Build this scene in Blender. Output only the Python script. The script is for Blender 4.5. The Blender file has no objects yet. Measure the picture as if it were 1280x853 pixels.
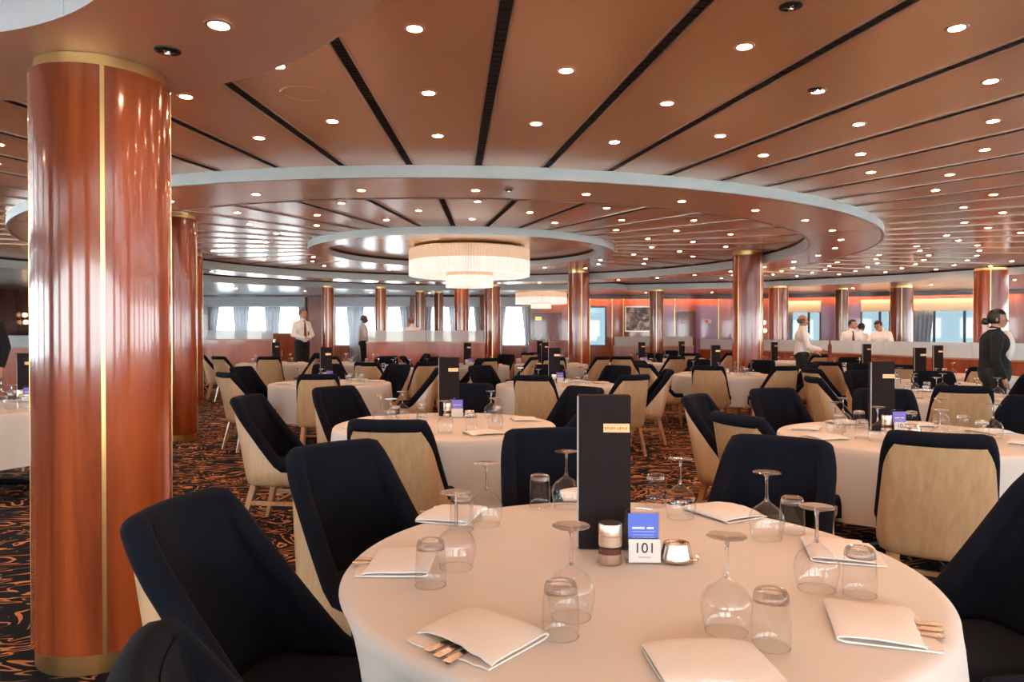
import bpy, bmesh, math, random
from mathutils import Vector, Matrix, Euler
R = math.radians
PI = math.pi
rnd = random.Random(7)
sc = bpy.context.scene
C = bpy.context.collection

# ------------------------------------------------------------------ camera, world, exposure
EYE = 1.40            # camera height
F, HOR = 900.0, 418.0  # focal length in pixels of a 1280 px frame, row of the horizon
cam_d = bpy.data.cameras.new('camera'); cam = bpy.data.objects.new('camera', cam_d); C.objects.link(cam)
cam_d.sensor_width = 36.0; cam_d.lens = F / 1280 * 36.0
cam_d.clip_start = 0.05; cam_d.clip_end = 900
cam.location = (0, 0, EYE)
cam.rotation_euler = (R(90) - math.atan((426.5 - HOR) / F), 0, 0)
sc.camera = cam
vs = sc.view_settings
sc.display_settings.display_device = 'sRGB'
vs.view_transform = 'Standard'; vs.look = 'None'; vs.gamma = 1.0; vs.use_curve_mapping = False
vs.exposure = 1.35
sc.cycles.use_denoising = True
sc.cycles.max_bounces = 10; sc.cycles.transparent_max_bounces = 40
sc.cycles.sample_clamp_indirect = 6.0
sc.cycles.caustics_reflective = False; sc.cycles.caustics_refractive = False
SKY = (0.86, 0.90, 0.92); SKY_STRENGTH = 9.0
DOWN_COL = (1.0, 0.60, 0.38); DOWN_STRENGTH = 145.0
CHAND_STRENGTH = 0.46
w = bpy.data.worlds.new('sky'); sc.world = w; w.use_nodes = True
bg = w.node_tree.nodes['Background']
bg.inputs[0].default_value = (*SKY, 1); bg.inputs[1].default_value = SKY_STRENGTH

# ------------------------------------------------------------------ materials
def mat(name):
    m = bpy.data.materials.new(name); m.use_nodes = True
    nt = m.node_tree
    return m, nt, nt.nodes['Principled BSDF']
def pbr(name, col, rough=0.5, metal=0.0, coat=0.0, spec=0.5, sheen=0.0, bump=None, var=None, emit=None):
    """col: linear rgb; var=(scale, amount) mottles it; bump=(scale, strength, detail)"""
    m, nt, b = mat(name)
    b.inputs['Base Color'].default_value = (*col, 1)
    b.inputs['Roughness'].default_value = rough; b.inputs['Metallic'].default_value = metal
    b.inputs['Coat Weight'].default_value = coat; b.inputs['Coat Roughness'].default_value = 0.06
    b.inputs['Specular IOR Level'].default_value = spec
    b.inputs['Sheen Weight'].default_value = sheen
    if var or bump:
        tc = nt.nodes.new('ShaderNodeTexCoord')
    if var:
        n = nt.nodes.new('ShaderNodeTexNoise'); n.inputs['Scale'].default_value = var[0]; n.inputs['Detail'].default_value = 4
        nt.links.new(tc.outputs['Object'], n.inputs['Vector'])
        mx = nt.nodes.new('ShaderNodeMix'); mx.data_type = 'RGBA'
        mx.inputs['A'].default_value = (*[c * (1 - var[1]) for c in col], 1)
        mx.inputs['B'].default_value = (*[min(1, c * (1 + var[1])) for c in col], 1)
        nt.links.new(n.outputs['Fac'], mx.inputs['Factor']); nt.links.new(mx.outputs['Result'], b.inputs['Base Color'])
    if bump:
        n2 = nt.nodes.new('ShaderNodeTexNoise'); n2.inputs['Scale'].default_value = bump[0]; n2.inputs['Detail'].default_value = 3
        nt.links.new(tc.outputs['Object'], n2.inputs['Vector'])
        bp = nt.nodes.new('ShaderNodeBump'); bp.inputs['Strength'].default_value = bump[1]; bp.inputs['Distance'].default_value = 0.01
        nt.links.new(n2.outputs['Fac'], bp.inputs['Height']); nt.links.new(bp.outputs['Normal'], b.inputs['Normal'])
    if emit:
        b.inputs['Emission Color'].default_value = (*emit[0], 1); b.inputs['Emission Strength'].default_value = emit[1]
    return m
def wood(name, dark, light, scale=(14, 14, 0.7), rough=0.16, coat=0.6, fine=1.0):
    m, nt, b = mat(name)
    tc = nt.nodes.new('ShaderNodeTexCoord'); mp = nt.nodes.new('ShaderNodeMapping')
    mp.inputs['Scale'].default_value = scale
    nt.links.new(tc.outputs['Object'], mp.inputs['Vector'])
    n = nt.nodes.new('ShaderNodeTexNoise'); n.inputs['Scale'].default_value = fine; n.inputs['Detail'].default_value = 6
    n.inputs['Roughness'].default_value = 0.6; n.inputs['Distortion'].default_value = 0.6
    nt.links.new(mp.outputs['Vector'], n.inputs['Vector'])
    cr = nt.nodes.new('ShaderNodeValToRGB')
    cr.color_ramp.elements[0].position = 0.3; cr.color_ramp.elements[0].color = (*dark, 1)
    cr.color_ramp.elements[1].position = 0.72; cr.color_ramp.elements[1].color = (*light, 1)
    nt.links.new(n.outputs['Fac'], cr.inputs['Fac']); nt.links.new(cr.outputs['Color'], b.inputs['Base Color'])
    b.inputs['Roughness'].default_value = rough; b.inputs['Coat Weight'].default_value = coat; b.inputs['Coat Roughness'].default_value = 0.05
    return m
def emitter(name, col, strength):
    m, nt, b = mat(name)
    b.inputs['Base Color'].default_value = (*col, 1)
    b.inputs['Emission Color'].default_value = (*col, 1); b.inputs['Emission Strength'].default_value = strength
    return m
def thin_glass(name, tint=(0.96, 0.97, 0.97), ior=1.45, boost=1.0):
    m, nt, b = mat(name)
    nt.nodes.remove(b)
    out = nt.nodes['Material Output']
    t = nt.nodes.new('ShaderNodeBsdfTransparent'); t.inputs[0].default_value = (*tint, 1)
    g = nt.nodes.new('ShaderNodeBsdfGlossy'); g.inputs['Roughness'].default_value = 0.03
    lw = nt.nodes.new('ShaderNodeLayerWeight'); lw.inputs['Blend'].default_value = 0.5
    pw = nt.nodes.new('ShaderNodeMath'); pw.operation = 'POWER'; pw.inputs[1].default_value = 4.0
    nt.links.new(lw.outputs['Facing'], pw.inputs[0])
    ml = nt.nodes.new('ShaderNodeMath'); ml.operation = 'MULTIPLY_ADD'; ml.inputs[1].default_value = 0.75 * boost; ml.inputs[2].default_value = 0.045; ml.use_clamp = True
    nt.links.new(pw.outputs[0], ml.inputs[0])
    mx = nt.nodes.new('ShaderNodeMixShader')
    nt.links.new(ml.outputs[0], mx.inputs[0]); nt.links.new(t.outputs[0], mx.inputs[1]); nt.links.new(g.outputs[0], mx.inputs[2])
    nt.links.new(mx.outputs[0], out.inputs['Surface'])
    return m
def frosted(name, col=(0.72, 0.76, 0.77), see=0.25):
    m, nt, b = mat(name)
    out = nt.nodes['Material Output']
    b.inputs['Base Color'].default_value = (*col, 1); b.inputs['Roughness'].default_value = 0.35
    tl = nt.nodes.new('ShaderNodeBsdfTranslucent'); tl.inputs[0].default_value = (*col, 1)
    m1 = nt.nodes.new('ShaderNodeMixShader'); m1.inputs[0].default_value = 0.55
    nt.links.new(b.outputs[0], m1.inputs[1]); nt.links.new(tl.outputs[0], m1.inputs[2])
    tr = nt.nodes.new('ShaderNodeBsdfTransparent')
    m2 = nt.nodes.new('ShaderNodeMixShader'); m2.inputs[0].default_value = see
    nt.links.new(m1.outputs[0], m2.inputs[1]); nt.links.new(tr.outputs[0], m2.inputs[2])
    nt.links.new(m2.outputs[0], out.inputs['Surface'])
    return m
def carpet_mat():
    m, nt, b = mat('patterned carpet')
    tc = nt.nodes.new('ShaderNodeTexCoord'); mp = nt.nodes.new('ShaderNodeMapping')
    mp.inputs['Scale'].default_value = (1.5, 2.6, 1); mp.inputs['Rotation'].default_value = (0, 0, R(-12))
    nt.links.new(tc.outputs['Object'], mp.inputs['Vector'])
    n = nt.nodes.new('ShaderNodeTexNoise'); n.inputs['Scale'].default_value = 1.0; n.inputs['Detail'].default_value = 3
    n.inputs['Roughness'].default_value = 0.55; n.inputs['Distortion'].default_value = 0.9
    nt.links.new(mp.outputs['Vector'], n.inputs['Vector'])
    k = nt.nodes.new('ShaderNodeMath'); k.operation = 'MULTIPLY'; k.inputs[1].default_value = 84.0
    s = nt.nodes.new('ShaderNodeMath'); s.operation = 'SINE'
    nt.links.new(n.outputs['Fac'], k.inputs[0]); nt.links.new(k.outputs[0], s.inputs[0])
    n2 = nt.nodes.new('ShaderNodeTexNoise'); n2.inputs['Scale'].default_value = 2.3; n2.inputs['Detail'].default_value = 2
    nt.links.new(mp.outputs['Vector'], n2.inputs['Vector'])
    a = nt.nodes.new('ShaderNodeMath'); a.operation = 'MULTIPLY_ADD'; a.inputs[1].default_value = 2.2; 
    a.inputs[2].default_value = -1.35
    nt.links.new(n2.outputs['Fac'], a.inputs[0])
    ad = nt.nodes.new('ShaderNodeMath'); ad.operation = 'ADD'
    nt.links.new(s.outputs[0], ad.inputs[0]); nt.links.new(a.outputs[0], ad.inputs[1])
    cr = nt.nodes.new('ShaderNodeValToRGB')
    cr.color_ramp.elements[0].position = 0.46; cr.color_ramp.elements[0].color = (0.008, 0.008, 0.012, 1)
    cr.color_ramp.elements[1].position = 0.60; cr.color_ramp.elements[1].color = (0.54, 0.22, 0.078, 1)
    nt.links.new(ad.outputs[0], cr.inputs['Fac']); nt.links.new(cr.outputs['Color'], b.inputs['Base Color'])
    b.inputs['Roughness'].default_value = 0.95; b.inputs['Specular IOR Level'].default_value = 0.1
    return m
def art_mat(name, a, b_, c, scale, dist):
    m, nt, b = mat(name)
    tc = nt.nodes.new('ShaderNodeTexCoord')
    n = nt.nodes.new('ShaderNodeTexNoise'); n.inputs['Scale'].default_value = scale; n.inputs['Detail'].default_value = 3; n.inputs['Distortion'].default_value = dist
    nt.links.new(tc.outputs['Object'], n.inputs['Vector'])
    cr = nt.nodes.new('ShaderNodeValToRGB'); e = cr.color_ramp.elements
    e[0].position = 0.40; e[0].color = (*a, 1); e[1].position = 0.66; e[1].color = (*c, 1)
    x = e.new(0.52); x.color = (*b_, 1)
    nt.links.new(n.outputs['Fac'], cr.inputs['Fac']); nt.links.new(cr.outputs['Color'], b.inputs['Base Color'])
    b.inputs['Roughness'].default_value = 0.3
    return m
M = dict(
    ceil=pbr('copper lacquer ceiling', (0.98, 0.50, 0.245), 0.27, 0.25, 0.65, 0.9),
    ceil_edge=pbr('pale ceiling band', (0.66, 0.70, 0.67), 0.42),
    soffit=pbr('bronze soffit', (0.80, 0.46, 0.30), 0.38, 0.3),
    white_panel=pbr('pale lilac panel', (0.62, 0.57, 0.56), 0.4),
    aisle_ceil=pbr('pearl aisle ceiling', (0.80, 0.79, 0.78), 0.20, 0.2),
    black=pbr('black grille and gap shade', (0.006, 0.006, 0.007), 0.6),
    mahog=wood('polished mahogany', (0.13, 0.022, 0.009), (0.40, 0.082, 0.020), (7, 7, 0.35), 0.14, 0.3),
    panel=wood('red wood panelling', (0.24, 0.045, 0.018), (0.40, 0.095, 0.035), (3, 3, 0.5), 0.22, 0.5),
    panel_dark=wood('dark wood panelling', (0.07, 0.016, 0.010), (0.15, 0.035, 0.018), (3, 3, 0.5), 0.25, 0.4),
    oak=wood('pale oak veneer', (0.42, 0.262, 0.135), (0.54, 0.36, 0.20), (34, 34, 1.6), 0.33, 0.25),
    oak_leg=wood('warm oak', (0.34, 0.16, 0.065), (0.48, 0.25, 0.11), (40, 40, 3), 0.35, 0.2),
    navy=pbr('navy velvet', (0.0065, 0.0075, 0.0125), 0.95, 0, 0, 0.06, 0.02, (220, 0.12), (9, 0.35)),
    brass=pbr('brushed brass', (0.80, 0.52, 0.20), 0.28, 1.0),
    steel=pbr('brushed steel', (0.66, 0.53, 0.42), 0.32, 1.0),
    chrome=pbr('polished steel', (0.60, 0.48, 0.40), 0.26, 1.0),
    cove=emitter('warm cove light', (1.0, 0.60, 0.30), 15.0),
    cloth=pbr('white table linen', (0.62, 0.575, 0.535), 0.9, 0, 0, 0.15, 0.1, (300, 0.06)),
    linen=pbr('white napkin linen', (0.71, 0.665, 0.62), 0.9, 0, 0, 0.15, 0.1, (240, 0.08)),
    menu=pbr('dark brown menu leather', (0.014, 0.008, 0.009), 0.75, 0, 0, 0.15, 0, (160, 0.08)),
    menu_edge=pbr('grey menu edge', (0.30, 0.28, 0.29), 0.4),
    plaque=pbr('copper plaque', (0.60, 0.31, 0.15), 0.35, 0.8),
    plaque_mark=pbr('engraved copper', (0.27, 0.12, 0.055), 0.5, 0.4),
    card_blue=pbr('blue card', (0.075, 0.15, 0.62), 0.5),
    card_violet=pbr('violet card', (0.17, 0.13, 0.55), 0.5),
    card_white=pbr('white card', (0.64, 0.60, 0.56), 0.5),
    ink=pbr('black ink', (0.012, 0.010, 0.010), 0.6),
    white_ink=pbr('white ink', (0.85, 0.86, 0.9), 0.6),
    pale_ink=pbr('pale blue ink', (0.40, 0.46, 0.80), 0.6),
    tan_ink=pbr('tan ink', (0.42, 0.30, 0.22), 0.6),
    glass=thin_glass('clear glass', (0.965, 0.97, 0.97), 1.42, 1.15),
    acrylic=thin_glass('clear acrylic', (0.92, 0.93, 0.94), 1.45, 1.0),
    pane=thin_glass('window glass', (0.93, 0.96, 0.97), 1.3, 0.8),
    pane_tint=thin_glass('sky-dimming window glass', (0.62, 0.63, 0.63), 1.3, 0.8),  # tint added to dim the bright sky behind the far left windows
    pane_dark=thin_glass('sky-dimming sea window glass', (0.155, 0.185, 0.197), 1.3, 0.5),  # dark tint added so the sky behind does not blow out
    solid_glass=pbr('solid glass', (1, 1, 1), 0.0),
    frost=frosted('frosted glass'),
    curtain=frosted('sheer grey curtain', (0.56, 0.57, 0.60), 0.0),
    valance=pbr('grey valance', (0.62, 0.64, 0.66), 0.9),
    cream=pbr('cream blind', (0.78, 0.68, 0.52), 0.8),
    frame=pbr('dark window frame', (0.05, 0.07, 0.10), 0.4),
    violet_glow=pbr('violet-light painted panel', (0.27, 0.105, 0.20), 0.2, 0, 0.5),  # violet LED light and reflections on wood, painted into the base colour
    door=wood('dark red door', (0.16, 0.022, 0.014), (0.26, 0.045, 0.022), (3, 3, 0.5), 0.2, 0.5),
    lamp=emitter('lit downlight lens', DOWN_COL, DOWN_STRENGTH),
    lamp_trim=pbr('downlight trim', (0.62, 0.40, 0.28), 0.3, 0.6),
    crystal=pbr('lit crystal rods', (0.20, 0.15, 0.11), 0.15, emit=((1.0, 0.62, 0.40), CHAND_STRENGTH * 0.62)),
    crystal2=pbr('bright crystal rods', (0.25, 0.23, 0.2), 0.15, emit=((1.0, 0.86, 0.74), CHAND_STRENGTH * 0.78)),
    sconce=emitter('lit sconce shade', (1.0, 0.62, 0.32), 1.6),
    carpet=carpet_mat(),
    art_dark=art_mat('charcoal abstract print', (0.015, 0.012, 0.012), (0.16, 0.09, 0.06), (0.62, 0.48, 0.38), 2.4, 2.2),
    art_pale=art_mat('pale blue print', (0.60, 0.72, 0.82), (0.76, 0.84, 0.90), (0.86, 0.90, 0.92), 3.0, 1.0),
    sea=pbr('water paled for bounce light', (0.74, 0.80, 0.83), 0.5, 0, 0, 0.3),  # albedo raised so the water reflects daylight up into the room
    shirt=pbr('white shirt cotton', (0.80, 0.77, 0.74), 0.9),
    trousers=pbr('black trouser cloth', (0.010, 0.010, 0.012), 0.9),
    blazer=pbr('black blazer cloth', (0.008, 0.008, 0.010), 0.95),
    skin=pbr('light brown skin', (0.46, 0.235, 0.145), 0.5),
    skin_dark=pbr('dark brown skin', (0.20, 0.095, 0.055), 0.5),
    hair=pbr('black hair', (0.008, 0.007, 0.007), 0.5),
    hair_grey=pbr('grey hair', (0.10, 0.095, 0.09), 0.6),
    hair_red=pbr('auburn hair', (0.28, 0.10, 0.045), 0.5),
    tie=pbr('brown tie', (0.13, 0.030, 0.016), 0.6),
    shoe=pbr('black shoe leather', (0.010, 0.010, 0.010), 0.25),
    red=pbr('red sign', (0.55, 0.05, 0.04), 0.5),
    tbase=pbr('black iron base', (0.015, 0.015, 0.016), 0.45, 0.6),
)

# ------------------------------------------------------------------ mesh building
class MB:
    def __init__(s): s.v = []; s.f = []; s.m = []; s.cur = 0
    def add(s, vs_, fs):
        o = len(s.v); s.v += [tuple(p) for p in vs_]
        for f in fs: s.f.append([i + o for i in f]); s.m.append(s.cur)
        return s
    def box(s, c, d, rz=0.0, mtx=None):
        hx, hy, hz = d[0] / 2, d[1] / 2, d[2] / 2
        pts = [Vector((x * hx, y * hy, z * hz)) for z in (-1, 1) for y in (-1, 1) for x in (-1, 1)]
        rot = Matrix.Rotation(rz, 3, 'Z') if mtx is None else mtx
        pts = [rot @ p + Vector(c) for p in pts]
        return s.add(pts, [(0, 2, 3, 1), (4, 5, 7, 6), (0, 1, 5, 4), (1, 3, 7, 5), (3, 2, 6, 7), (2, 0, 4, 6)])
    def lathe(s, prof, seg=32, c=(0, 0, 0), closed=False):
        """prof: list of (r, z); r = 0 points become poles"""
        rings = []; vs_ = []; fs = []
        for r, z in prof:
            if r < 1e-6: rings.append([len(vs_)]); vs_.append((c[0], c[1], c[2] + z))
            else:
                rings.append(list(range(len(vs_), len(vs_) + seg)))
                vs_ += [(c[0] + r * math.cos(2 * PI * k / seg), c[1] + r * math.sin(2 * PI * k / seg), c[2] + z) for k in range(seg)]
        pairs = list(zip(rings, rings[1:])) + ([(rings[-1], rings[0])] if closed else [])
        for a, b in pairs:
            for k in range(seg):
                k2 = (k + 1) % seg
                if len(a) == 1 and len(b) == 1: continue
                if len(a) == 1: fs.append((a[0], b[k2], b[k]))
                elif len(b) == 1: fs.append((a[k], a[k2], b[0]))
                else: fs.append((a[k], a[k2], b[k2], b[k]))
        return s.add(vs_, fs)
    def tube(s, path, rad, n=8, flat=1.0, cap=True, up=None):
        P = [Vector(p) for p in path]; vs_ = []; fs = []
        rads = rad if isinstance(rad, (list, tuple)) else [rad] * len(P)
        u = Vector(up) if up else Vector((0, 0, 1))
        prev = None
        for i, p in enumerate(P):
            t = (P[min(i + 1, len(P) - 1)] - P[max(i - 1, 0)]).normalized()
            if prev is None:
                a = u.cross(t)
                if a.length < 1e-4: a = Vector((1, 0, 0)).cross(t)
            else: a = prev - t * prev.dot(t)
            a.normalize(); prev = a; b = t.cross(a)
            for k in range(n):
                q = 2 * PI * k / n
                vs_.append(p + (a * math.cos(q) + b * math.sin(q) * flat) * rads[i])
        for i in range(len(P) - 1):
            for k in range(n):
                fs.append((i * n + k, i * n + (k + 1) % n, (i + 1) * n + (k + 1) % n, (i + 1) * n + k))
        if cap:
            fs.append(tuple(range(n))[::-1]); fs.append(tuple(range((len(P) - 1) * n, len(P) * n)))
        return s.add(vs_, fs)
    def prism(s, pts, z0, z1):
        n = len(pts)
        v = [(x, y, z0) for x, y in pts] + [(x, y, z1) for x, y in pts]
        f = [tuple(range(n))[::-1], tuple(range(n, 2 * n))] + [(k, (k + 1) % n, n + (k + 1) % n, n + k) for k in range(n)]
        return s.add(v, f)
    def loft(s, loops, cap0=True, cap1=True):
        n = len(loops[0]); v = [p for l in loops for p in l]; f = []
        for i in range(len(loops) - 1):
            for k in range(n): f.append((i * n + k, i * n + (k + 1) % n, (i + 1) * n + (k + 1) % n, (i + 1) * n + k))
        if cap0: f.append(tuple(range(n))[::-1])
        if cap1: f.append(tuple(range((len(loops) - 1) * n, len(loops) * n)))
        return s.add(v, f)
    def ellipsoid(s, c, r, seg=16, rings=10, rot=None):
        c = Vector(c); vs_ = [(0, 0, -1)]; fs = []
        for i in range(1, rings):
            a = -PI / 2 + PI * i / rings
            for k in range(seg): vs_.append((math.cos(a) * math.cos(2 * PI * k / seg), math.cos(a) * math.sin(2 * PI * k / seg), math.sin(a)))
        vs_.append((0, 0, 1)); L = len(vs_) - 1
        for k in range(seg):
            fs.append((0, 1 + (k + 1) % seg, 1 + k)); fs.append((L, 1 + (rings - 2) * seg + k, 1 + (rings - 2) * seg + (k + 1) % seg))
        for i in range(rings - 2):
            for k in range(seg):
                a = 1 + i * seg
                fs.append((a + k, a + (k + 1) % seg, a + seg + (k + 1) % seg, a + seg + k))
        pts = [Vector((p[0] * r[0], p[1] * r[1], p[2] * r[2])) for p in vs_]
        if rot is not None: pts = [rot @ p for p in pts]
        return s.add([p + c for p in pts], fs)
    def capsule(s, a, b, ra, rb, seg=14):
        a = Vector(a); b = Vector(b); d = b - a; L = d.length
        q = d.to_track_quat('Z', 'Y').to_matrix()
        prof = []
        for i in range(6):
            t = -PI / 2 + PI / 2 * i / 5; prof.append((ra * math.cos(t), ra * math.sin(t)))
        for i in range(6):
            t = PI / 2 * i / 5; prof.append((rb * math.cos(t), L + rb * math.sin(t)))
        prof[0] = (0, -ra); prof[-1] = (0, L + rb)
        t = MB(); t.lathe(prof, seg)
        return s.add([q @ Vector(p) + a for p in t.v], t.f)
    def mesh(s, name, mats, ang=38, flat=False):
        me = bpy.data.meshes.new(name); me.from_pydata(s.v, [], s.f)
        for m_ in (mats if isinstance(mats, (list, tuple)) else [mats]): me.materials.append(m_)
        me.polygons.foreach_set('material_index', s.m)
        if not flat:
            me.polygons.foreach_set('use_smooth', [True] * len(me.polygons))
            me.set_sharp_from_angle(angle=R(ang))
        me.update()
        return me
    def build(s, name, mats, parent=None, loc=(0, 0, 0), rz=0, ang=38, flat=False):
        o = bpy.data.objects.new(name, s.mesh(name, mats, ang, flat)); C.objects.link(o)
        o.location = loc; o.rotation_euler = (0, 0, rz); o.parent = parent
        return o
LABELS = []
def tag(o, label, cat, group=None):
    n = len(label.split())
    if n > 16 or n < 4: print('LABEL LENGTH', n, label)
    o['label'] = label; o['category'] = cat
    if group: o['group'] = group
    return o
def empty(name, loc=(0, 0, 0), rz=0.0):
    o = bpy.data.objects.new(name, None); C.objects.link(o); o.location = loc; o.rotation_euler = (0, 0, rz); o.empty_display_size = 0.1
    return o
def struct(o): o['kind'] = 'structure'; return o
def copy_tree(o, parent=None):
    c = o.copy(); C.objects.link(c)
    if parent is not None: c.parent = parent
    for ch in list(o.children): copy_tree(ch, c)
    return c
def kids_mesh_join(root, name):
    """one mesh with the look of a whole thing, for copies too small to show parts"""
    mb = MB(); mats = []; smooth = []
    for ch in root.children:
        me = ch.data
        for m_ in me.materials:
            if m_ not in mats: mats.append(m_)
        off = len(mb.v); mb.v += [tuple(ch.matrix_local @ v.co) for v in me.vertices]
        for p in me.polygons: mb.f.append([i + off for i in p.vertices]); mb.m.append(mats.index(me.materials[p.material_index]))
    return mb.mesh(name, mats)
def at_height(px, py, z):
    """point of the plane at height z seen at pixel (px, py)"""
    Z = F * (EYE - z) / (py - HOR)
    return ((px - 640) / F * Z, Z)
def proj(x, y, z): return 640 + F * x / y, HOR + F * (EYE - z) / y
ORD = ['first', 'second', 'third', 'fourth', 'fifth', 'sixth', 'seventh', 'eighth', 'ninth', 'tenth', 'eleventh', 'twelfth', 'thirteenth',
       'fourteenth', 'fifteenth', 'sixteenth', 'seventeenth', 'eighteenth', 'nineteenth', 'twentieth', 'twenty-first', 'twenty-second', 'twenty-third', 'twenty-fourth',
       'twenty-fifth', 'twenty-sixth', 'twenty-seventh', 'twenty-eighth', 'twenty-ninth', 'thirtieth']


_b = M['solid_glass'].node_tree.nodes['Principled BSDF']; _b.inputs['Transmission Weight'].default_value = 1.0; _b.inputs['IOR'].default_value = 1.45
_nt = M['solid_glass'].node_tree; _mx = _nt.nodes.new('ShaderNodeMixShader'); _tr = _nt.nodes.new('ShaderNodeBsdfTransparent'); _mx.inputs[0].default_value = 0.35
_nt.links.new(_b.outputs[0], _mx.inputs[1]); _nt.links.new(_tr.outputs[0], _mx.inputs[2]); _nt.links.new(_mx.outputs[0], _nt.nodes['Material Output'].inputs['Surface'])
M['ceil'].node_tree.nodes['Principled BSDF'].inputs['Coat Roughness'].default_value = 0.2
# ================================================================== THE ROOM
CX, CY = -0.9, 13.25                 # centre of the round ceiling
Z_MAIN, Z_RING, Z_REC, Z_AISLE, Z_SOFF = 2.896, 2.79, 2.975, 2.70, 2.55
R_OUT, R_IN = 6.88, 5.86
R_D_OUT, R_D_IN, Z_DISC = 2.75, 2.44, 2.86
SX, SY, SR_OUT, SR_IN = -2.32, 1.40, 2.16, 1.40
WALLS = [(-14.5, -5.0), (20.0, -5.0), (20.0, 17.2), (14.9, 20.9), (7.3, 24.0), (0.9, 24.0), (-14.5, 24.0)]
BOUND = [(-11.6, -4.9), (13.6, -4.9), (13.5, 8.0), (12.6, 12.4), (11.07, 15.56), (9.62, 17.7), (7.0, 20.1), (3.1, 21.4), (3.0, 20.7), (0.0, 21.2), (-2.85, 21.4), (-5.2, 20.3), (-7.17, 18.4), (-9.9, 14.2), (-11.2, 10.0)]
def ray_poly(cx, cy, a, poly):
    dx, dy = math.cos(a), math.sin(a); best = None
    for (x0, y0), (x1, y1) in zip(poly, poly[1:] + poly[:1]):
        ex, ey = x1 - x0, y1 - y0; den = dx * ey - dy * ex
        if abs(den) < 1e-9: continue
        t = ((x0 - cx) * ey - (y0 - cy) * ex) / den; s_ = ((x0 - cx) * dy - (y0 - cy) * dx) / den
        if t > 0 and -1e-6 <= s_ <= 1 + 1e-6 and (best is None or t < best): best = t
    return (cx + dx * best, cy + dy * best)
angs = sorted(set([2 * PI * k / 180 for k in range(180)] + [math.atan2(y - CY, x - CX) % (2 * PI) for x, y in BOUND + WALLS]))
circ = lambda r, z: [(CX + r * math.cos(a), CY + r * math.sin(a), z) for a in angs]
bnd = lambda z, poly=BOUND: [(*ray_poly(CX, CY, a, poly), z) for a in angs]
def ring_strip(mb, A, B):
    n = len(A); mb.add(A + B, [(k, (k + 1) % n, n + (k + 1) % n, n + k) for k in range(n)])
# floor
mb = MB(); mb.prism(WALLS, -0.06, 0.0)
struct(mb.build('floor', M['carpet'], flat=True))
mb = MB(); mb.prism([(-14.5, 17.75), (-0.1, 17.75), (-0.1, 24.0), (-14.5, 24.0)], 0.0, 0.2)
struct(mb.build('floor_raised', M['carpet'], flat=True))
# main copper ceiling (open over the round recess), ring, recess, disc
mb = MB(); ring_strip(mb, circ(R_OUT - 0.02, Z_MAIN), bnd(Z_MAIN)); mb.cur = 0
struct(mb.build('ceiling', M['ceil'], ang=20))
mb = MB(); ring_strip(mb, circ(R_IN, Z_RING), circ(R_OUT, Z_RING))
struct(mb.build('ceiling_ring', M['ceil'], ang=20))
mb = MB(); ring_strip(mb, circ(R_OUT, Z_RING - 0.004), circ(R_OUT, Z_MAIN)); ring_strip(mb, circ(R_OUT, Z_RING - 0.004), circ(R_OUT - 0.03, Z_RING - 0.004))
ring_strip(mb, circ(R_IN, Z_RING - 0.004), circ(R_IN, Z_REC - 0.028)); ring_strip(mb, circ(R_IN, Z_RING - 0.004), circ(R_IN + 0.03, Z_RING - 0.004))
mb.cur = 1; ring_strip(mb, circ(R_IN, Z_REC - 0.028), circ(R_IN + 0.02, Z_REC))  # black strip stands in for the shade in the gap
struct(mb.build('trim_1', [M['ceil_edge'], M['black']], ang=30))
mb = MB(); ring_strip(mb, circ(R_D_OUT, Z_REC), circ(R_IN + 0.02, Z_REC))
struct(mb.build('ceiling_recess', M['ceil'], ang=20))
mb = MB(); ring_strip(mb, circ(R_D_IN, Z_DISC), circ(R_D_OUT, Z_DISC)); mb.cur = 1
ring_strip(mb, circ(R_D_OUT, Z_DISC), circ(R_D_OUT, Z_REC)); ring_strip(mb, circ(R_D_IN, Z_DISC), circ(R_D_IN, Z_DISC + 0.10))
mb.cur = 2; ring_strip(mb, circ(R_D_IN, Z_DISC + 0.10), circ(R_D_IN + 0.03, Z_DISC + 0.135))  # black again, painted as the shade above the inner fascia
struct(mb.build('ceiling_disc', [M['ceil'], M['ceil_edge'], M['black']], ang=20))
mb = MB(); n_ = len(angs); mb.add(circ(R_D_IN + 0.03, Z_DISC + 0.135), [tuple(range(n_))])
struct(mb.build('ceiling_dome', M['ceil']))
# lower bronze soffit round the first column, with its own round opening
sa = [2 * PI * k / 120 for k in range(120)]
sc_ = lambda r, z: [(SX + r * math.cos(a), SY + r * math.sin(a), z) for a in sa]
mb = MB(); ring_strip(mb, sc_(SR_IN, Z_SOFF), sc_(SR_OUT, Z_SOFF)); ring_strip(mb, sc_(SR_OUT, Z_SOFF), sc_(SR_OUT, Z_MAIN))
struct(mb.build('ceiling_soffit', M['soffit'], ang=20))
mb = MB(); ring_strip(mb, sc_(SR_IN, Z_SOFF), sc_(SR_IN, Z_MAIN - 0.002)); mb.add(sc_(SR_IN, Z_MAIN - 0.002), [tuple(range(120))])
mb.cur = 1
for k in range(0, 120, 5): mb.box((SX + (SR_IN - .002) * math.cos(sa[k]), SY + (SR_IN - .002) * math.sin(sa[k]), (Z_SOFF + Z_MAIN) / 2), (.006, .006, Z_MAIN - Z_SOFF - .01), sa[k])
struct(mb.build('trim_2', [M['white_panel'], M['ceil_edge']], ang=20))
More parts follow.
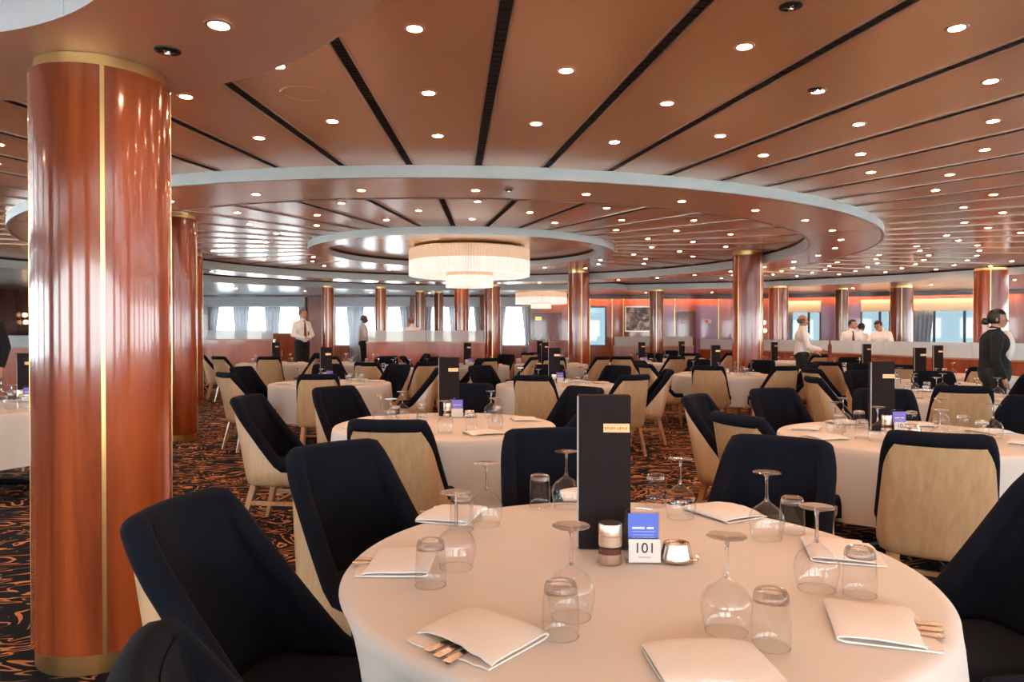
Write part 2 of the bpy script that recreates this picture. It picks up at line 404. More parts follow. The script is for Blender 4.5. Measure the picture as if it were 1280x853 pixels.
# perimeter ceiling over the window aisles and the pale band with a black strip painted as its shadow gap
mb = MB(); ring_strip(mb, bnd(Z_AISLE), bnd(Z_AISLE, WALLS))
struct(mb.build('ceiling_aisle', M['aisle_ceil'], flat=True))
mb = MB(); ring_strip(mb, bnd(Z_AISLE - 0.003), bnd(Z_MAIN - 0.035)); mb.cur = 1; ring_strip(mb, bnd(Z_MAIN - 0.035), bnd(Z_MAIN))
struct(mb.build('trim_3', [M['ceil_edge'], M['black']], flat=True))

# ------------------------------------------------------------------ walls with window openings
class Wall:
    """upright wall from A to B; u runs along it in metres, its front faces the room"""
    def __init__(s, A, B):
        s.A = Vector((*A, 0)); s.B = Vector((*B, 0)); s.L = (s.B - s.A).length; s.d = (s.B - s.A).normalized()
        s.n = Vector((-s.d.y, s.d.x, 0))
        if s.n.dot(Vector((0, 8, 0)) - s.A) < 0: s.n = -s.n
        s.rz = math.atan2(s.d.y, s.d.x)
    def u(s, px):
        k = (px - 640) / F           # x = k*y on the ray
        t = (s.A.x - k * s.A.y) / (k * s.d.y - s.d.x)
        return t
    def z(s, px, py):
        p = s.A + s.d * s.u(px); return EYE + (HOR - py) / F * p.y
    def p(s, u, z, off=0.0): q = s.A + s.d * u + s.n * off; return (q.x, q.y, z)
    def panel(s, mb, u0, u1, z0, z1, off=0.0, th=0.03):
        q = s.A + s.d * ((u0 + u1) / 2) + s.n * (off + th / 2)
        mb.box((q.x, q.y, (z0 + z1) / 2), (abs(u1 - u0), th, z1 - z0), s.rz)
    def shell(s, name, m_, holes, th=0.12, top=Z_AISLE):
        """boxes that leave the (u0,u1,z0,z1) holes open"""
        mb = MB(); cur = 0.0
        for (u0, u1, z0, z1) in sorted(holes):
            if u0 > cur: s.panel(mb, cur, u0, 0, top, -th, th)
            s.panel(mb, u0, u1, 0, z0, -th, th); s.panel(mb, u0, u1, z1, top, -th, th); cur = u1
        if cur < s.L: s.panel(mb, cur, s.L, 0, top, -th, th)
        o = struct(mb.build(name, m_, flat=True)); return o
n_win = [0]
def window(wall, u0, u1, z0, z1, mulls=(), frame_m='frame', pane='pane'):
    n_win[0] += 1
    q = wall.p((u0 + u1) / 2, 0); o = struct(empty('window_%d' % n_win[0], q, wall.rz))
    W = u1 - u0; mb = MB(); s_ = 0.04 * (1 if True else 1)
    back = -0.06
    mb.box((-W / 2 + .02, 0, (z0 + z1) / 2), (.04, .05, z1 - z0)); mb.box((W / 2 - .02, 0, (z0 + z1) / 2), (.04, .05, z1 - z0))
    mb.box((0, 0, z0 + .02), (W - .08, .05, .04)); mb.box((0, 0, z1 - .02), (W - .08, .05, .04))
    for uu in mulls: mb.box((uu - (u0 + u1) / 2, 0, (z0 + z1) / 2), (.07, .05, z1 - z0 - .08))
    yo = -0.06 if wall.n.dot(Vector((-wall.d.y, wall.d.x, 0))) > 0 else 0.06
    f = mb.build('window_frame', M[frame_m], o, (0, yo, 0), flat=True); f['kind'] = 'structure'
    g = MB(); g.box((0, yo, (z0 + z1) / 2), (W - .08, .006, z1 - z0 - .08))
    g.build('window_pane', M[pane], o, flat=True)['kind'] = 'structure'
    return o
def curtain(wall, u0, u1, z0, z1, label, pinch=0.55, anchor='c', group=None):
    """pleated panel gathered narrower towards the sill"""
    n = max(8, int((u1 - u0) / .035)); v = []; f = []; rows = 9
    for j in range(rows):
        t = j / (rows - 1); wd = 1 - (1 - pinch) * (math.sin(t * PI / 2) ** 1.2)
        for i in range(n + 1):
            s_ = i / n; c0 = {'c': .5, 'l': 0.0, 'r': 1.0}[anchor]
            u = u0 + (c0 + (s_ - c0) * wd) * (u1 - u0)
            v.append(wall.p(u, z1 + (z0 - z1) * t, .10 + .022 * math.sin(i * 1.9) * (0.5 + wd / 2)))
    for j in range(rows - 1):
        for i in range(n): a = j * (n + 1) + i; f.append((a, a + 1, a + n + 2, a + n + 1))
    mb = MB(); mb.add(v, f); o = mb.build('curtain', M['curtain'])
    md = o.modifiers.new('thick', 'SOLIDIFY'); md.thickness = .004
    return tag(o, label, 'curtain', group)

# left far wall (bright windows with grey drapes)
W1 = Wall((-14.5, 24.0), (0.9, 24.0))
bays = [(262, 383), (414, 513), (533, 600), (622, 662)]
ZS, ZT = 1.02, 2.33
holes = [(W1.u(a) + .12, W1.u(b) - .12, ZS, ZT) for a, b in bays]
W1.shell('wall_far_left', M['panel'], holes)
mull = [[(304), (343)], [(446), (480)], [(572)], []]
for (u0, u1, z0, z1), ms in zip(holes, mull): window(W1, u0, u1, z0, z1, [W1.u(x) for x in ms], 'curtain', 'pane_tint')
bay_name = ['the window bay behind the clasped-hands waiter', 'the bay between slim columns', 'the bay behind the frosted bar', 'the single window beside the doors']
cur_px = [[(262, 276, 'l'), (293, 313, 'c'), (332, 352, 'c'), (374, 384, 'r')], [(414, 420, 'l'), (434, 456, 'c'), (468, 486, 'c'), (500, 514, 'r')],
          [(533, 541, 'l'), (561, 588, 'c'), (592, 601, 'r')], [(622, 633, 'l'), (652, 663, 'r')]]
for bi, (bay, cs) in enumerate(zip(bays, cur_px)):
    mb = MB(); W1.panel(mb, W1.u(bay[0]), W1.u(bay[1]), ZT - .012, 2.63, .01, .15)
    tag(mb.build('valance', M['valance'], flat=True), 'grey box valance above ' + bay_name[bi], 'valance')
    for ci, (a, b, an) in enumerate(cs):
        curtain(W1, W1.u(a), W1.u(b), .45, ZT - .02, 'grey gathered curtain, %s from the left in %s' % (ORD[ci], bay_name[bi]), .62 if an == 'c' else .5, an)
mb = MB(); W1.panel(mb, 0, W1.L, 2.63, 2.70, 0, .12); struct(mb.build('trim_4', M['panel_dark'], flat=True))
# entry wall between the two window walls
W2 = Wall((0.9, 24.0), (7.3, 24.0))
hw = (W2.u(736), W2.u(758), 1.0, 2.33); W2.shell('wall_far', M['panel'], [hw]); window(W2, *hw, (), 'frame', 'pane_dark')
mb = MB(); W2.panel(mb, 0, W2.L, 2.60, 2.70, 0, .22); W2.panel(mb, 0, W2.L, 2.565, 2.60, .205, .015); struct(mb.build('trim_5', M['panel_dark'], flat=True))
mb = MB()
for a, b in ((826, 844), (869, 898)): W2.panel(mb, W2.u(a), W2.u(b), .12, 2.35, .0, .02)
struct(mb.build('trim_6', M['violet_glow'], flat=True))  # panel colour stands in for violet LED light on the entry wall
mb = MB()
for x in (737, 765, 779, 843, 898): W2.panel(mb, W2.u(x) - .012, W2.u(x) + .012, .1, 2.63, 0, .03)
struct(mb.build('trim_7', M['brass'], flat=True))
def wall_door(i, px0, px1, zt, sign):
    o = struct(empty('door_%d' % i, W2.p(W2.u((px0 + px1) / 2), 0), W2.rz)); W = W2.u(px1) - W2.u(px0); s_ = -1
    a = MB()
    for sx in (-1, 1): a.box((sx * (W / 2 + .03), -.02, zt / 2), (.06, .06, zt))
    a.box((0, -.02, zt + .03), (W + .12, .06, .06)); a.build('door_frame', M['panel_dark'], o, flat=True)
    for sx in (-1, 1):
        b = MB(); b.box((sx * W / 4, -.012, zt / 2), (W / 2 - .01, .04, zt - .01)); lf = b.build('door_leaf', M['door'], o, flat=True)
        h = MB(); h.tube([(sx * .06, -.05, 1.0), (sx * .06, -.075, 1.02), (sx * .06, -.075, 1.22), (sx * .06, -.05, 1.24)], .012, 8); h.build('door_handle', M['brass'], lf)
    for p in o.children: p['kind'] = 'structure'
wall_door(1, 668, 700, 2.05, 0); wall_door(2, 848, 867, 2.10, 1)
# pictures and signs on the entry wall
def picture(px0, px1, py0, py1, m_, label, fr='black'):
    x0, x1 = W2.u(px0), W2.u(px1); z1 = W2.z((px0 + px1) / 2, py0); z0 = W2.z((px0 + px1) / 2, py1)
    o = empty('framed_picture', W2.p((x0 + x1) / 2, (z0 + z1) / 2, .0), W2.rz); tag(o, label, 'picture'); Wd, Hd = x1 - x0, z1 - z0
    a = MB()
    for sx in (-1, 1): a.box((sx * (Wd / 2 - .02), -.03, 0), (.04, .05, Hd)); 
    for sz in (-1, 1): a.box((0, -.03, sz * (Hd / 2 - .02)), (Wd - .08, .05, .04))
    a.build('frame', M[fr], o, flat=True)
    b = MB(); b.box((0, -.02, 0), (Wd - .08, .03, Hd - .08)); b.build('print', M[m_], o, flat=True)
picture(781, 813, 383, 415, 'art_dark', 'dark framed abstract picture with pale swoosh on the red wood wall', 'steel')
def plate(px, py, wd, hd, m_, label, name='wall_sign', red=False):
    o = empty(name, W2.p(W2.u(px), W2.z(px, py), .02), W2.rz); tag(o, label, 'sign')
    a = MB(); a.box((0, -.012, 0), (wd, .016, hd)); a.build('plate', M['card_white'] if red or name != 'door_plate' else M['brass'], o, flat=True)
    if red:
        b = MB(); b.box((-wd * .26, -.022, 0), (wd * .34, .006, hd * .72)); b.build('red_symbol', M['red'], o, flat=True)
plate(885, 402, .20, .15, None, 'small white and red sign on the violet-lit wall panel', red=True)
plate(853, 403, .10, .10, None, 'small white plate on the red door')
plate(673, 398.5, .22, .12, None, 'small brass plate on the dark wall beside the doors', 'door_plate')
# right far wall with sea windows
W3 = Wall((7.3, 24.0), (14.9, 20.9))
wpx = [(899, 913), (985, 1026), (1076, 1113), (1142, 1221)]
W3b = Wall((14.9, 20.9), (20.0, 17.2))
W2h = None
h3 = [(W3.u(a), W3.u(b), 1.0, 2.47) for a, b in wpx[1:]]
h3 = [(max(u0, .05), min(u1, W3.L - .05), a, b) for u0, u1, a, b in h3]
W3.shell('wall_far_right', M['panel'], h3)
for (u0, u1, z0, z1), ms, nm in zip(h3, ([1011], [1100], [1168, 1206]), ('behind the bald waiter', 'behind the leaning waiter', 'beside the suited woman')):
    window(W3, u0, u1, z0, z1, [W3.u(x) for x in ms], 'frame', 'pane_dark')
    mb = MB(); W3.panel(mb, u0, u1, 2.10, 2.47, .0, .03); tag(mb.build('roller_blind', M['cream'], flat=True), 'cream roller blind half drawn ' + nm, 'blind')
curtain(W3, W3.u(1142), W3.u(1166), .6, 2.12, 'grey curtain at the edge of the wide sea window', .8, 'l')
curtain(W3, W3.u(985), W3.u(991), .6, 2.12, 'narrow grey curtain at the window behind the bald waiter', .9, 'l')
mb = MB(); W3.panel(mb, 0, W3.L, 2.60, 2.70, 0, .22); W3.panel(mb, 0, W3.L, 2.565, 2.60, .205, .015); struct(mb.build('trim_8', M['panel_dark'], flat=True))
mb = MB()
for a, b in ((1027, 1046), (1062, 1075)): W3.panel(mb, W3.u(a), W3.u(b), .12, 2.3, 0, .03)
struct(mb.build('trim_9', M['violet_glow'], flat=True))  # violet reflection on the wood panels, put in as colour
h4 = [(.45, 2.2, 1.0, 2.45), (3.0, 5.6, 1.0, 2.45)]
W3b.shell('wall_right_corner', M['panel'], h4)
for q in h4: window(W3b, *q, [(q[0] + q[1]) / 2])
mb = MB(); W3b.panel(mb, .45, 2.2, 2.10, 2.45, .0, .03); tag(mb.build('roller_blind', M['cream'], flat=True), 'cream roller blind at the right picture edge', 'blind')
for wl, a, b, lb in ((W2, .1, W2.L - .05, 'warm cove light strip above the red wood wall and pictures'), (W3, .15, W3.L - .1, 'warm cove light strip above the sea windows'), (W3b, .1, W3b.L - .1, 'warm cove light strip above the windows at the right edge')):
    mb = MB(); wl.panel(mb, a, b, 2.588, 2.599, .12, .05); tag(mb.build('cove_light', M['cove'], flat=True), lb, 'light strip')
mb = MB(); W3b.panel(mb, 0, W3b.L, 2.60, 2.70, 0, .22); W3b.panel(mb, 0, W3b.L, 2.565, 2.60, .205, .015); struct(mb.build('trim_10', M['panel_dark'], flat=True))
# side walls and the wall behind the camera
WL = Wall((-14.5, -5.0), (-14.5, 24.0)); hL = [(1.5 + k * 3.4, 4.2 + k * 3.4, .9, 2.4) for k in range(6)]
WL.shell('wall_left', M['panel_dark'], hL)
for q in hL: window(WL, *q, [(q[0] + q[1]) / 2])
WR = Wall((20.0, -5.0), (20.0, 17.2)); hR = [(1.5 + k * 3.4, 4.2 + k * 3.4, .9, 2.4) for k in range(6)]
WR.shell('wall_right', M['panel'], hR)
for q in hR: window(WR, *q, [(q[0] + q[1]) / 2])
WBk = Wall((-14.5, -5.0), (20.0, -5.0)); hB = [(2.0 + k * 4.0, 5.0 + k * 4.0, .9, 2.45) for k in range(8)]
WBk.shell('wall_back', M['panel'], hB)
for q in hB: window(WBk, *q, [(q[0] + q[1]) / 2])
# the harbour outside, paled to bounce daylight up to the ceilings
mb = MB(); mb.add([(-600, -600, -14), (600, -600, -14), (600, 600, -14), (-600, 600, -14)], [(0, 1, 2, 3)])
o = mb.build('sea', M['sea']); o['kind'] = 'structure'

# ------------------------------------------------------------------ columns
COLS = []; SEGS = []
def column(x, y, r, ztop, label, seam=None, base=True, seams=4):
    COLS.append((x, y, r))
    o = empty('wooden_column', (x, y, 0)); tag(o, label, 'column'); o['kind'] = 'thing'
    zb = 0.0
    a = MB(); a.lathe([(r, .085), (r, ztop - .05)], 72 if r > .2 and y < 12 else 40); a.build('column_shaft', M['mahog'], o)
    b = MB(); b.lathe([(r - .02, 0.001), (r - .012, .001), (r - .012, .085), (r, .085)], 56); b.build('brass_base', M['brass'], o)
    c = MB(); c.lathe([(r, ztop - .05), (r - .018, ztop - .05), (r - .018, ztop - .001), (r - .03, ztop - .001)], 56); c.build('brass_collar', M['brass'], o)
    for k in range(seams):
        t = (seam if seam is not None else math.atan2(-y, -x)) + 2 * PI * k / seams
        d = MB(); d.box(((r - .002) * math.cos(t), (r - .002) * math.sin(t), (ztop + .035) / 2), (.008, .016 if r > .2 else .012, ztop - .135), t); d.build('brass_strip', M['brass'], o, flat=True)
    return o
column(-1.808, 3.186, .272, Z_SOFF, 'big glossy mahogany column with a brass seam standing at the carpet aisle', math.atan2(-3.05, 1.72), seams=4)
column(-4.50, 9.58, .285, Z_REC, 'mahogany column half hidden behind the big glossy one', R(-70))
column(-6.40, 14.2, .285, Z_REC, 'slim sliver of mahogany column, second behind the big glossy one', R(-70))
column(4.60, 14.05, .29, Z_REC, 'mahogany column rising beside the bald waiter', R(-105 + 50))
column(1.68, 18.1, .265, Z_REC, 'mahogany column standing between the double doors and narrow window', R(-80))
for px, Zc, r, lab in ((410, 19.4, .155, 'slim mahogany column between the waiter with clasped hands and the next window'),
                       (476, 19.8, .145, 'slim mahogany column left of the frosted bar, behind a waiter'),
                       (525, 21.5, .14, 'slimmest mahogany column above the frosted bar, first of a pair'),
                       (548.5, 22.0, .14, 'slim mahogany column above the frosted bar, second of a pair'),
                       (577, 20.0, .20, 'mahogany column above the right half of the frosted bar'),
                       (615.5, 19.0, .205, 'mahogany column at the right end of the frosted bar'),
                       (820.5, 21.0, .20, 'mahogany column right of the dark abstract picture'),
                       (973, 19.5, .25, 'mahogany column just left of the bald waiter'),
                       (1052, 20.3, .17, 'mahogany column behind the waiter in a brown tie'),
                       (1127, 19.5, .28, 'mahogany column right of the leaning waiter'),
                       (1238, 14.2, .29, 'mahogany column behind the suited woman')):
    zt = Z_AISLE
    x = (px - 640) / F * Zc
    o = column(x, Zc, r, zt, lab, None)
    if x < -0.5 and Zc > 17.75:
        o.location.z = .2; o.scale = (1, 1, (zt - .2) / zt)

# ------------------------------------------------------------------ slots, downlights, detectors
def slot(x0, y0, x1, y1, z, wd, label, group):
    for cx, cy, cr in COLS:
        d = Vector((x1 - x0, y1 - y0)).normalized(); t = (Vector((cx, cy)) - Vector((x0, y0))).dot(d)
        if (Vector((x0, y0)) + d * t - Vector((cx, cy))).length < cr + .06 and 0 < t < math.hypot(x1 - x0, y1 - y0) + .3:
            x1, y1 = x0 + d.x * (t - cr - .08), y0 + d.y * (t - cr - .08)
    d = Vector((x1 - x0, y1 - y0)); L = d.length; a = math.atan2(d.y, d.x)
    o = empty('linear_air_vent', ((x0 + x1) / 2, (y0 + y1) / 2, z), a); tag(o, label, 'vent', group)
    g = MB(); g.box((0, 0, -.001), (L, wd, .004)); g.cur = 1
    n = min(160, int(L / .045))
    for k in range(n): g.box((-L / 2 + (k + .5) * L / n, 0, -.004), (.004, wd * .9, .003))
    g.build('vent_grille', [M['black'], M['menu']], o, flat=True)
    for s_ in (-1, 1):
        e = MB(); e.box((0, s_ * (wd / 2 + .007), -.004), (L, .013, .008)); e.build('vent_edge', M['lamp_trim'], o, flat=True)
    return o
def nth_side(k, zero, side_a, side_b):
    if k == 0: return zero
    return '%s %s' % (ORD[abs(k) - 1], side_b if k > 0 else side_a)
for k in range(-17, 27):
    a = R(275.0 + 5 * k); r0 = R_OUT + .015
    q = ray_poly(CX, CY, a, BOUND); r1 = math.hypot(q[0] - CX, q[1] - CY) - .03
    x0, y0 = CX + r0 * math.cos(a), CY + r0 * math.sin(a)
    # stop at the soffit
    t = r0
    while t < r1:
        x, y = CX + t * math.cos(a), CY + t * math.sin(a)
        if math.hypot(x - SX, y - SY) < SR_OUT + .02: break
        t += .04
    r1 = min(r1, t)
    if y0 < 1 : continue
    px, py = proj(x0, y0, Z_MAIN)
    if px < -60 or px > 1500: continue
    x1, y1 = CX + r1 * math.cos(a), CY + r1 * math.sin(a)
    slot(x0, y0, x1, y1, Z_MAIN, .062, 'dark air slot in the outer ceiling, ' + nth_side(k, 'the widest, straight above the chandelier', 'left of the widest one', 'right of the widest one'), 'radial ceiling slots')
for k in range(36):
    a = R(271 + 10 * k); kk = (k + 18) % 36 - 18
    if abs(kk) > 13: continue
    slot(CX + (R_D_OUT + .02) * math.cos(a), CY + (R_D_OUT + .02) * math.sin(a), CX + (R_IN - .03) * math.cos(a), CY + (R_IN - .03) * math.sin(a), Z_REC, .07,
         'dark air slot inside the round recess, ' + nth_side(kk, 'the one pointing at the camera', 'left of the front one', 'right of the front one'), 'recess ceiling slots')
lm = MB(); lm.lathe([(0, -.0035), (.033, -.0035), (.036, -.001), (.036, 0)], 20); ME_LENS = lm.mesh('downlight_lens', M['lamp'])
tm = MB(); tm.lathe([(.037, 0), (.037, -.006), (.050, -.005), (.054, 0)], 28); ME_TRIM = tm.mesh('downlight_trim', M['lamp_trim'])
proto = empty('recessed_downlight', (0, 0, 0))
for nm, me in (('lens', ME_LENS), ('trim_ring', ME_TRIM)):
    c = bpy.data.objects.new(nm, me); C.objects.link(c); c.parent = proto
first_dl = [True]
def downlight(x, y, z, label, group):
    px, py = proj(x, y, z) if y > .3 else (9999, 9999)
    near = -3.2 < y < 3.5 and abs(x) < 4.5
    if not near and not (-25 < px < 1305 and -25 < py < 880): return
    o = proto if first_dl[0] else copy_tree(proto); first_dl[0] = False
    o.location = (x, y, z - .0005); tag(o, label, 'ceiling light', group)
for k in range(-18, 26):
    a = R(277.5 + 5 * k)
    rows = (7.83, 8.79, 9.73, 10.7, 11.65, 12.6, 13.6, 14.6) if k % 2 else (8.2, 9.24, 10.2, 11.2, 12.2, 13.2, 14.2)
    lim = ray_poly(CX, CY, a, BOUND); lim = math.hypot(lim[0] - CX, lim[1] - CY)
    for i, r in enumerate(rows):
        if r > lim - .35: continue
        x, y = CX + r * math.cos(a), CY + r * math.sin(a)
        if math.hypot(x - SX, y - SY) < SR_OUT + .12: continue
        pn = ('%s panel right of the widest slot' % ORD[k]) if k >= 0 else ('%s panel left of the widest slot' % ORD[-k - 1])
        downlight(x, y, Z_MAIN, 'recessed downlight, %s out from the pale ring, %s' % (ORD[i], pn), 'outer ceiling downlights')
for k in range(36):
    a = R(275 + 10 * k); kk = (k + 18) % 36 - 18
    downlight(CX + 6.32 * math.cos(a), CY + 6.32 * math.sin(a), Z_RING, 'recessed downlight on the smooth ceiling ring, ' + nth_side(kk, 'the front one', 'left of the front one', 'right of the front one'), 'ring downlights')
    a = R(276 + 10 * k)
    for r, nm in (((4.74, 'outer'), (3.43, 'inner')) if k % 2 == 0 else ((4.1, 'middle'),)):
        x, y = CX + r * math.cos(a), CY + r * math.sin(a)
        downlight(x, y, Z_REC, 'recessed downlight in the round recess, %s row, ' % nm + nth_side(kk, 'the front one', 'left of the front one', 'right of the front one'), 'recess downlights')
x, y = at_height(275, 32, Z_SOFF); downlight(x, y, Z_SOFF, 'large recessed downlight in the low soffit beside the column', 'soffit downlights')
downlight(-3.9, 2.3, Z_SOFF, 'recessed downlight in the low soffit behind the column', 'soffit downlights')
for i, (x, y) in enumerate([(-9.6, 18.6), (-7.8, 20.4), (-6.2, 21.6), (-4.4, 22.5), (-2.6, 22.7), (-.8, 22.6), (2.2, 22.6), (4.2, 22.6), (6.2, 22.3), (8.0, 21.3), (9.6, 20.3), (11.0, 18.9), (12.0, 17.2), (13.2, 15.2), (14.0, 18.4)]):
    downlight(x, y, Z_AISLE, 'recessed downlight in the pale aisle ceiling, %s from the left' % ORD[i], 'aisle downlights')
def sprinkler(px, py, z, label, r=.05):
    x, y = at_height(px, py, z); o = empty('ceiling_fitting', (x, y, z)); tag(o, label, 'ceiling fitting')  # unlit ceiling fitting with a sprinkler head, not a spotlight
    a = MB(); a.lathe([(0, -.004), (r * .62, -.004), (r * .7, -.010), (r, -.006), (r * 1.02, 0)], 24); a.build('housing', M['black'], o)
    b = MB(); b.lathe([(0, -.022), (r * .25, -.022), (r * .3, -.004)], 12); b.tube([(-r * .6, 0, -.012), (r * .6, 0, -.012)], .004, 6); b.tube([(0, -r * .6, -.012), (0, r * .6, -.012)], .004, 6); b.build('sprinkler_head', M['chrome'], o)
sprinkler(211, 64, Z_SOFF, 'small black ceiling fitting beside the soffit downlight')
sprinkler(987, 9, Z_MAIN, 'small black ceiling fitting at the top edge of the ceiling')
sprinkler(1017, 113, Z_MAIN, 'small pale ringed sensor in the copper ceiling', .04)
sprinkler(636, 238, Z_RING, 'tiny dark sprinkler on the ceiling ring', .035)
x, y = at_height(381, 118, Z_MAIN); a = MB(); a.lathe([(0, -.002), (.12, -.002), (.125, -.006), (.14, -.006), (.145, 0)], 40)
tag(a.build('ceiling_speaker', M['ceil'], None, (x, y, Z_MAIN)), 'round flush copper coloured speaker in the ceiling', 'speaker')

# ------------------------------------------------------------------ chandeliers
def chandelier(x, y, ztop, s_, label):
    o = empty('chandelier', (x, y, ztop)); tag(o, label, 'chandelier')
    a = MB(); a.lathe([(0, 0), (1.02 * s_, 0), (1.02 * s_, -.03 * s_), (.96 * s_, -.045 * s_), (0, -.045 * s_)], 64); a.build('mounting_plate', M['brass'], o)
    def rods(r, z0, z1, zmid, n, dia):
        u = MB()
        for k in range(n):
            t = 2 * PI * k / n; cx, cy = r * math.cos(t), r * math.sin(t)
            u.cur = 0; u.box((cx, cy, (z0 + zmid) / 2), (dia, dia, z0 - zmid), t)
            u.cur = 1; u.box((cx, cy, (zmid + z1) / 2), (dia, dia, zmid - z1), t)
        p = u.build('crystal_rods', [M['crystal'], M['crystal2']], o, flat=True); p['kind'] = 'stuff'; return p
    rods(1.09 * s_, -.03 * s_, -.50 * s_, -.24 * s_, 150, .038 * s_)
    rods(.42 * s_, -.42 * s_, -.70 * s_, -.5 * s_, 66, .032 * s_)
    b = MB(); b.lathe([(0, -.40 * s_), (.40 * s_, -.40 * s_), (.40 * s_, -.425 * s_), (0, -.425 * s_)], 48); b.tube([(0, 0, -.04 * s_), (0, 0, -.4 * s_)], .03 * s_, 10); b.build('inner_frame', M['brass'], o)
    return o
chandelier(-.78, 13.25, Z_DISC + .105, 1.0, 'large two-tier crystal rod chandelier under the round ceiling disc')
chandelier(.9, 22.3, Z_AISLE, .72, 'small far crystal chandelier in front of the double doors')
for k in (0,):
    a = MB(); a.lathe([(0, Z_AISLE - .001), (.3, Z_AISLE - .001)], 8)

# ------------------------------------------------------------------ frosted glass partitions
def partition(pts, zb, zt, label, z_floor=0.0, panes=1.3):
    """wood plinth to zb with a timber ledge, frosted panes from zb to zt"""
    o = empty('service_partition', (pts[0][0], pts[0][1], z_floor)); tag(o, label, 'partition'); o['kind'] = 'thing'
    SEGS.extend(zip(pts, pts[1:]))
    A0 = Vector(pts[0]); base = MB(); led = MB(); cap = MB()
    for p, q in zip(pts, pts[1:]):
        p, q = Vector(p) - A0, Vector(q) - A0; d = q - p; L = d.length; a = math.atan2(d.y, d.x); c = (p + q) / 2
        base.box((c.x, c.y, (zb - z_floor - .03) / 2), (L + .04, .16, zb - z_floor - .03), a)
        led.box((c.x, c.y, zb - z_floor - .015), (L + .06, .22, .03), a)
        n = max(1, round(L / panes))
        for k in range(n):
            m_ = p + d * ((k + .5) / n); g = MB(); g.box((m_.x, m_.y, (zb + zt) / 2 - z_floor), (L / n - .012, .014, zt - zb), a)
            g.build('frosted_pane', M['frost'], o, flat=True)
    base.build('wood_base', M['panel'], o, flat=True); led.build('timber_ledge', M['oak_leg'], o, flat=True)
    return o
partition([(13.2, 10.0), (8.55, 11.85), (7.95, 14.0), (7.85, 16.6), (6.9, 19.2), (5.6, 21.4)], .97, 1.25, 'long curved wood partition topped with frosted glass behind the suited woman')
partition([(-3.48, 17.4), (-.68, 17.4)], 1.22, 1.49, 'wood bar with frosted glass top in the middle of the room')
partition([(-7.6, 17.95), (-5.95, 17.95)], 1.28, 1.5, 'low frosted glass screen below the bay with the clasped-hands waiter', .2)
partition([(-13.6, 15.6), (-10.9, 16.9), (-9.2, 17.4)], 1.10, 1.37, 'frosted glass topped wood screen at the left picture edge')
partition([(.4, 21.6), (2.6, 21.6)], .98, 1.22, 'low frosted screen left of the dark abstract picture, before the doors') if False else None
partition([(3.1, 21.8), (5.4, 21.5)], 1.05, 1.33, 'frosted glass screen beneath the dark abstract picture')
# sconces
for px, py, wz in ((955, 402, 21.4), (956, 413, 21.4), (28, 394, 20.6), (29, 403, 20.6)):
    x = (px - 640) / F * wz
    z = EYE + (HOR - py) / F * wz
    if px > 600:
        u = W3.u(px); p = W3.p(u, z, .08)
        lab = 'glowing wall sconce beside the column near the bald waiter, ' + ('upper' if py < 408 else 'lower') + ' one'
        rz = W3.rz
    else:
        yy = -14.5 / ((px - 640) / F); z = EYE + (HOR - py) / F * yy; p = (-14.42, yy, z); rz = 0
        lab = 'glowing wall sconce on the dark left wall, ' + ('upper' if py < 400 else 'lower') + ' one'
    o = empty('wall_sconce', p, rz); tag(o, lab, 'wall lamp')
    a = MB(); a.ellipsoid((0, 0, 0), (.075, .06, .07), 14, 8); a.build('lamp_shade', M['sconce'], o)
    b = MB(); b.box((0 if px > 600 else -.05, .055 if px > 600 else 0, 0), (.06, .05, .14) if px > 600 else (.05, .06, .14)); b.build('back_plate', M['brass'], o, flat=True)
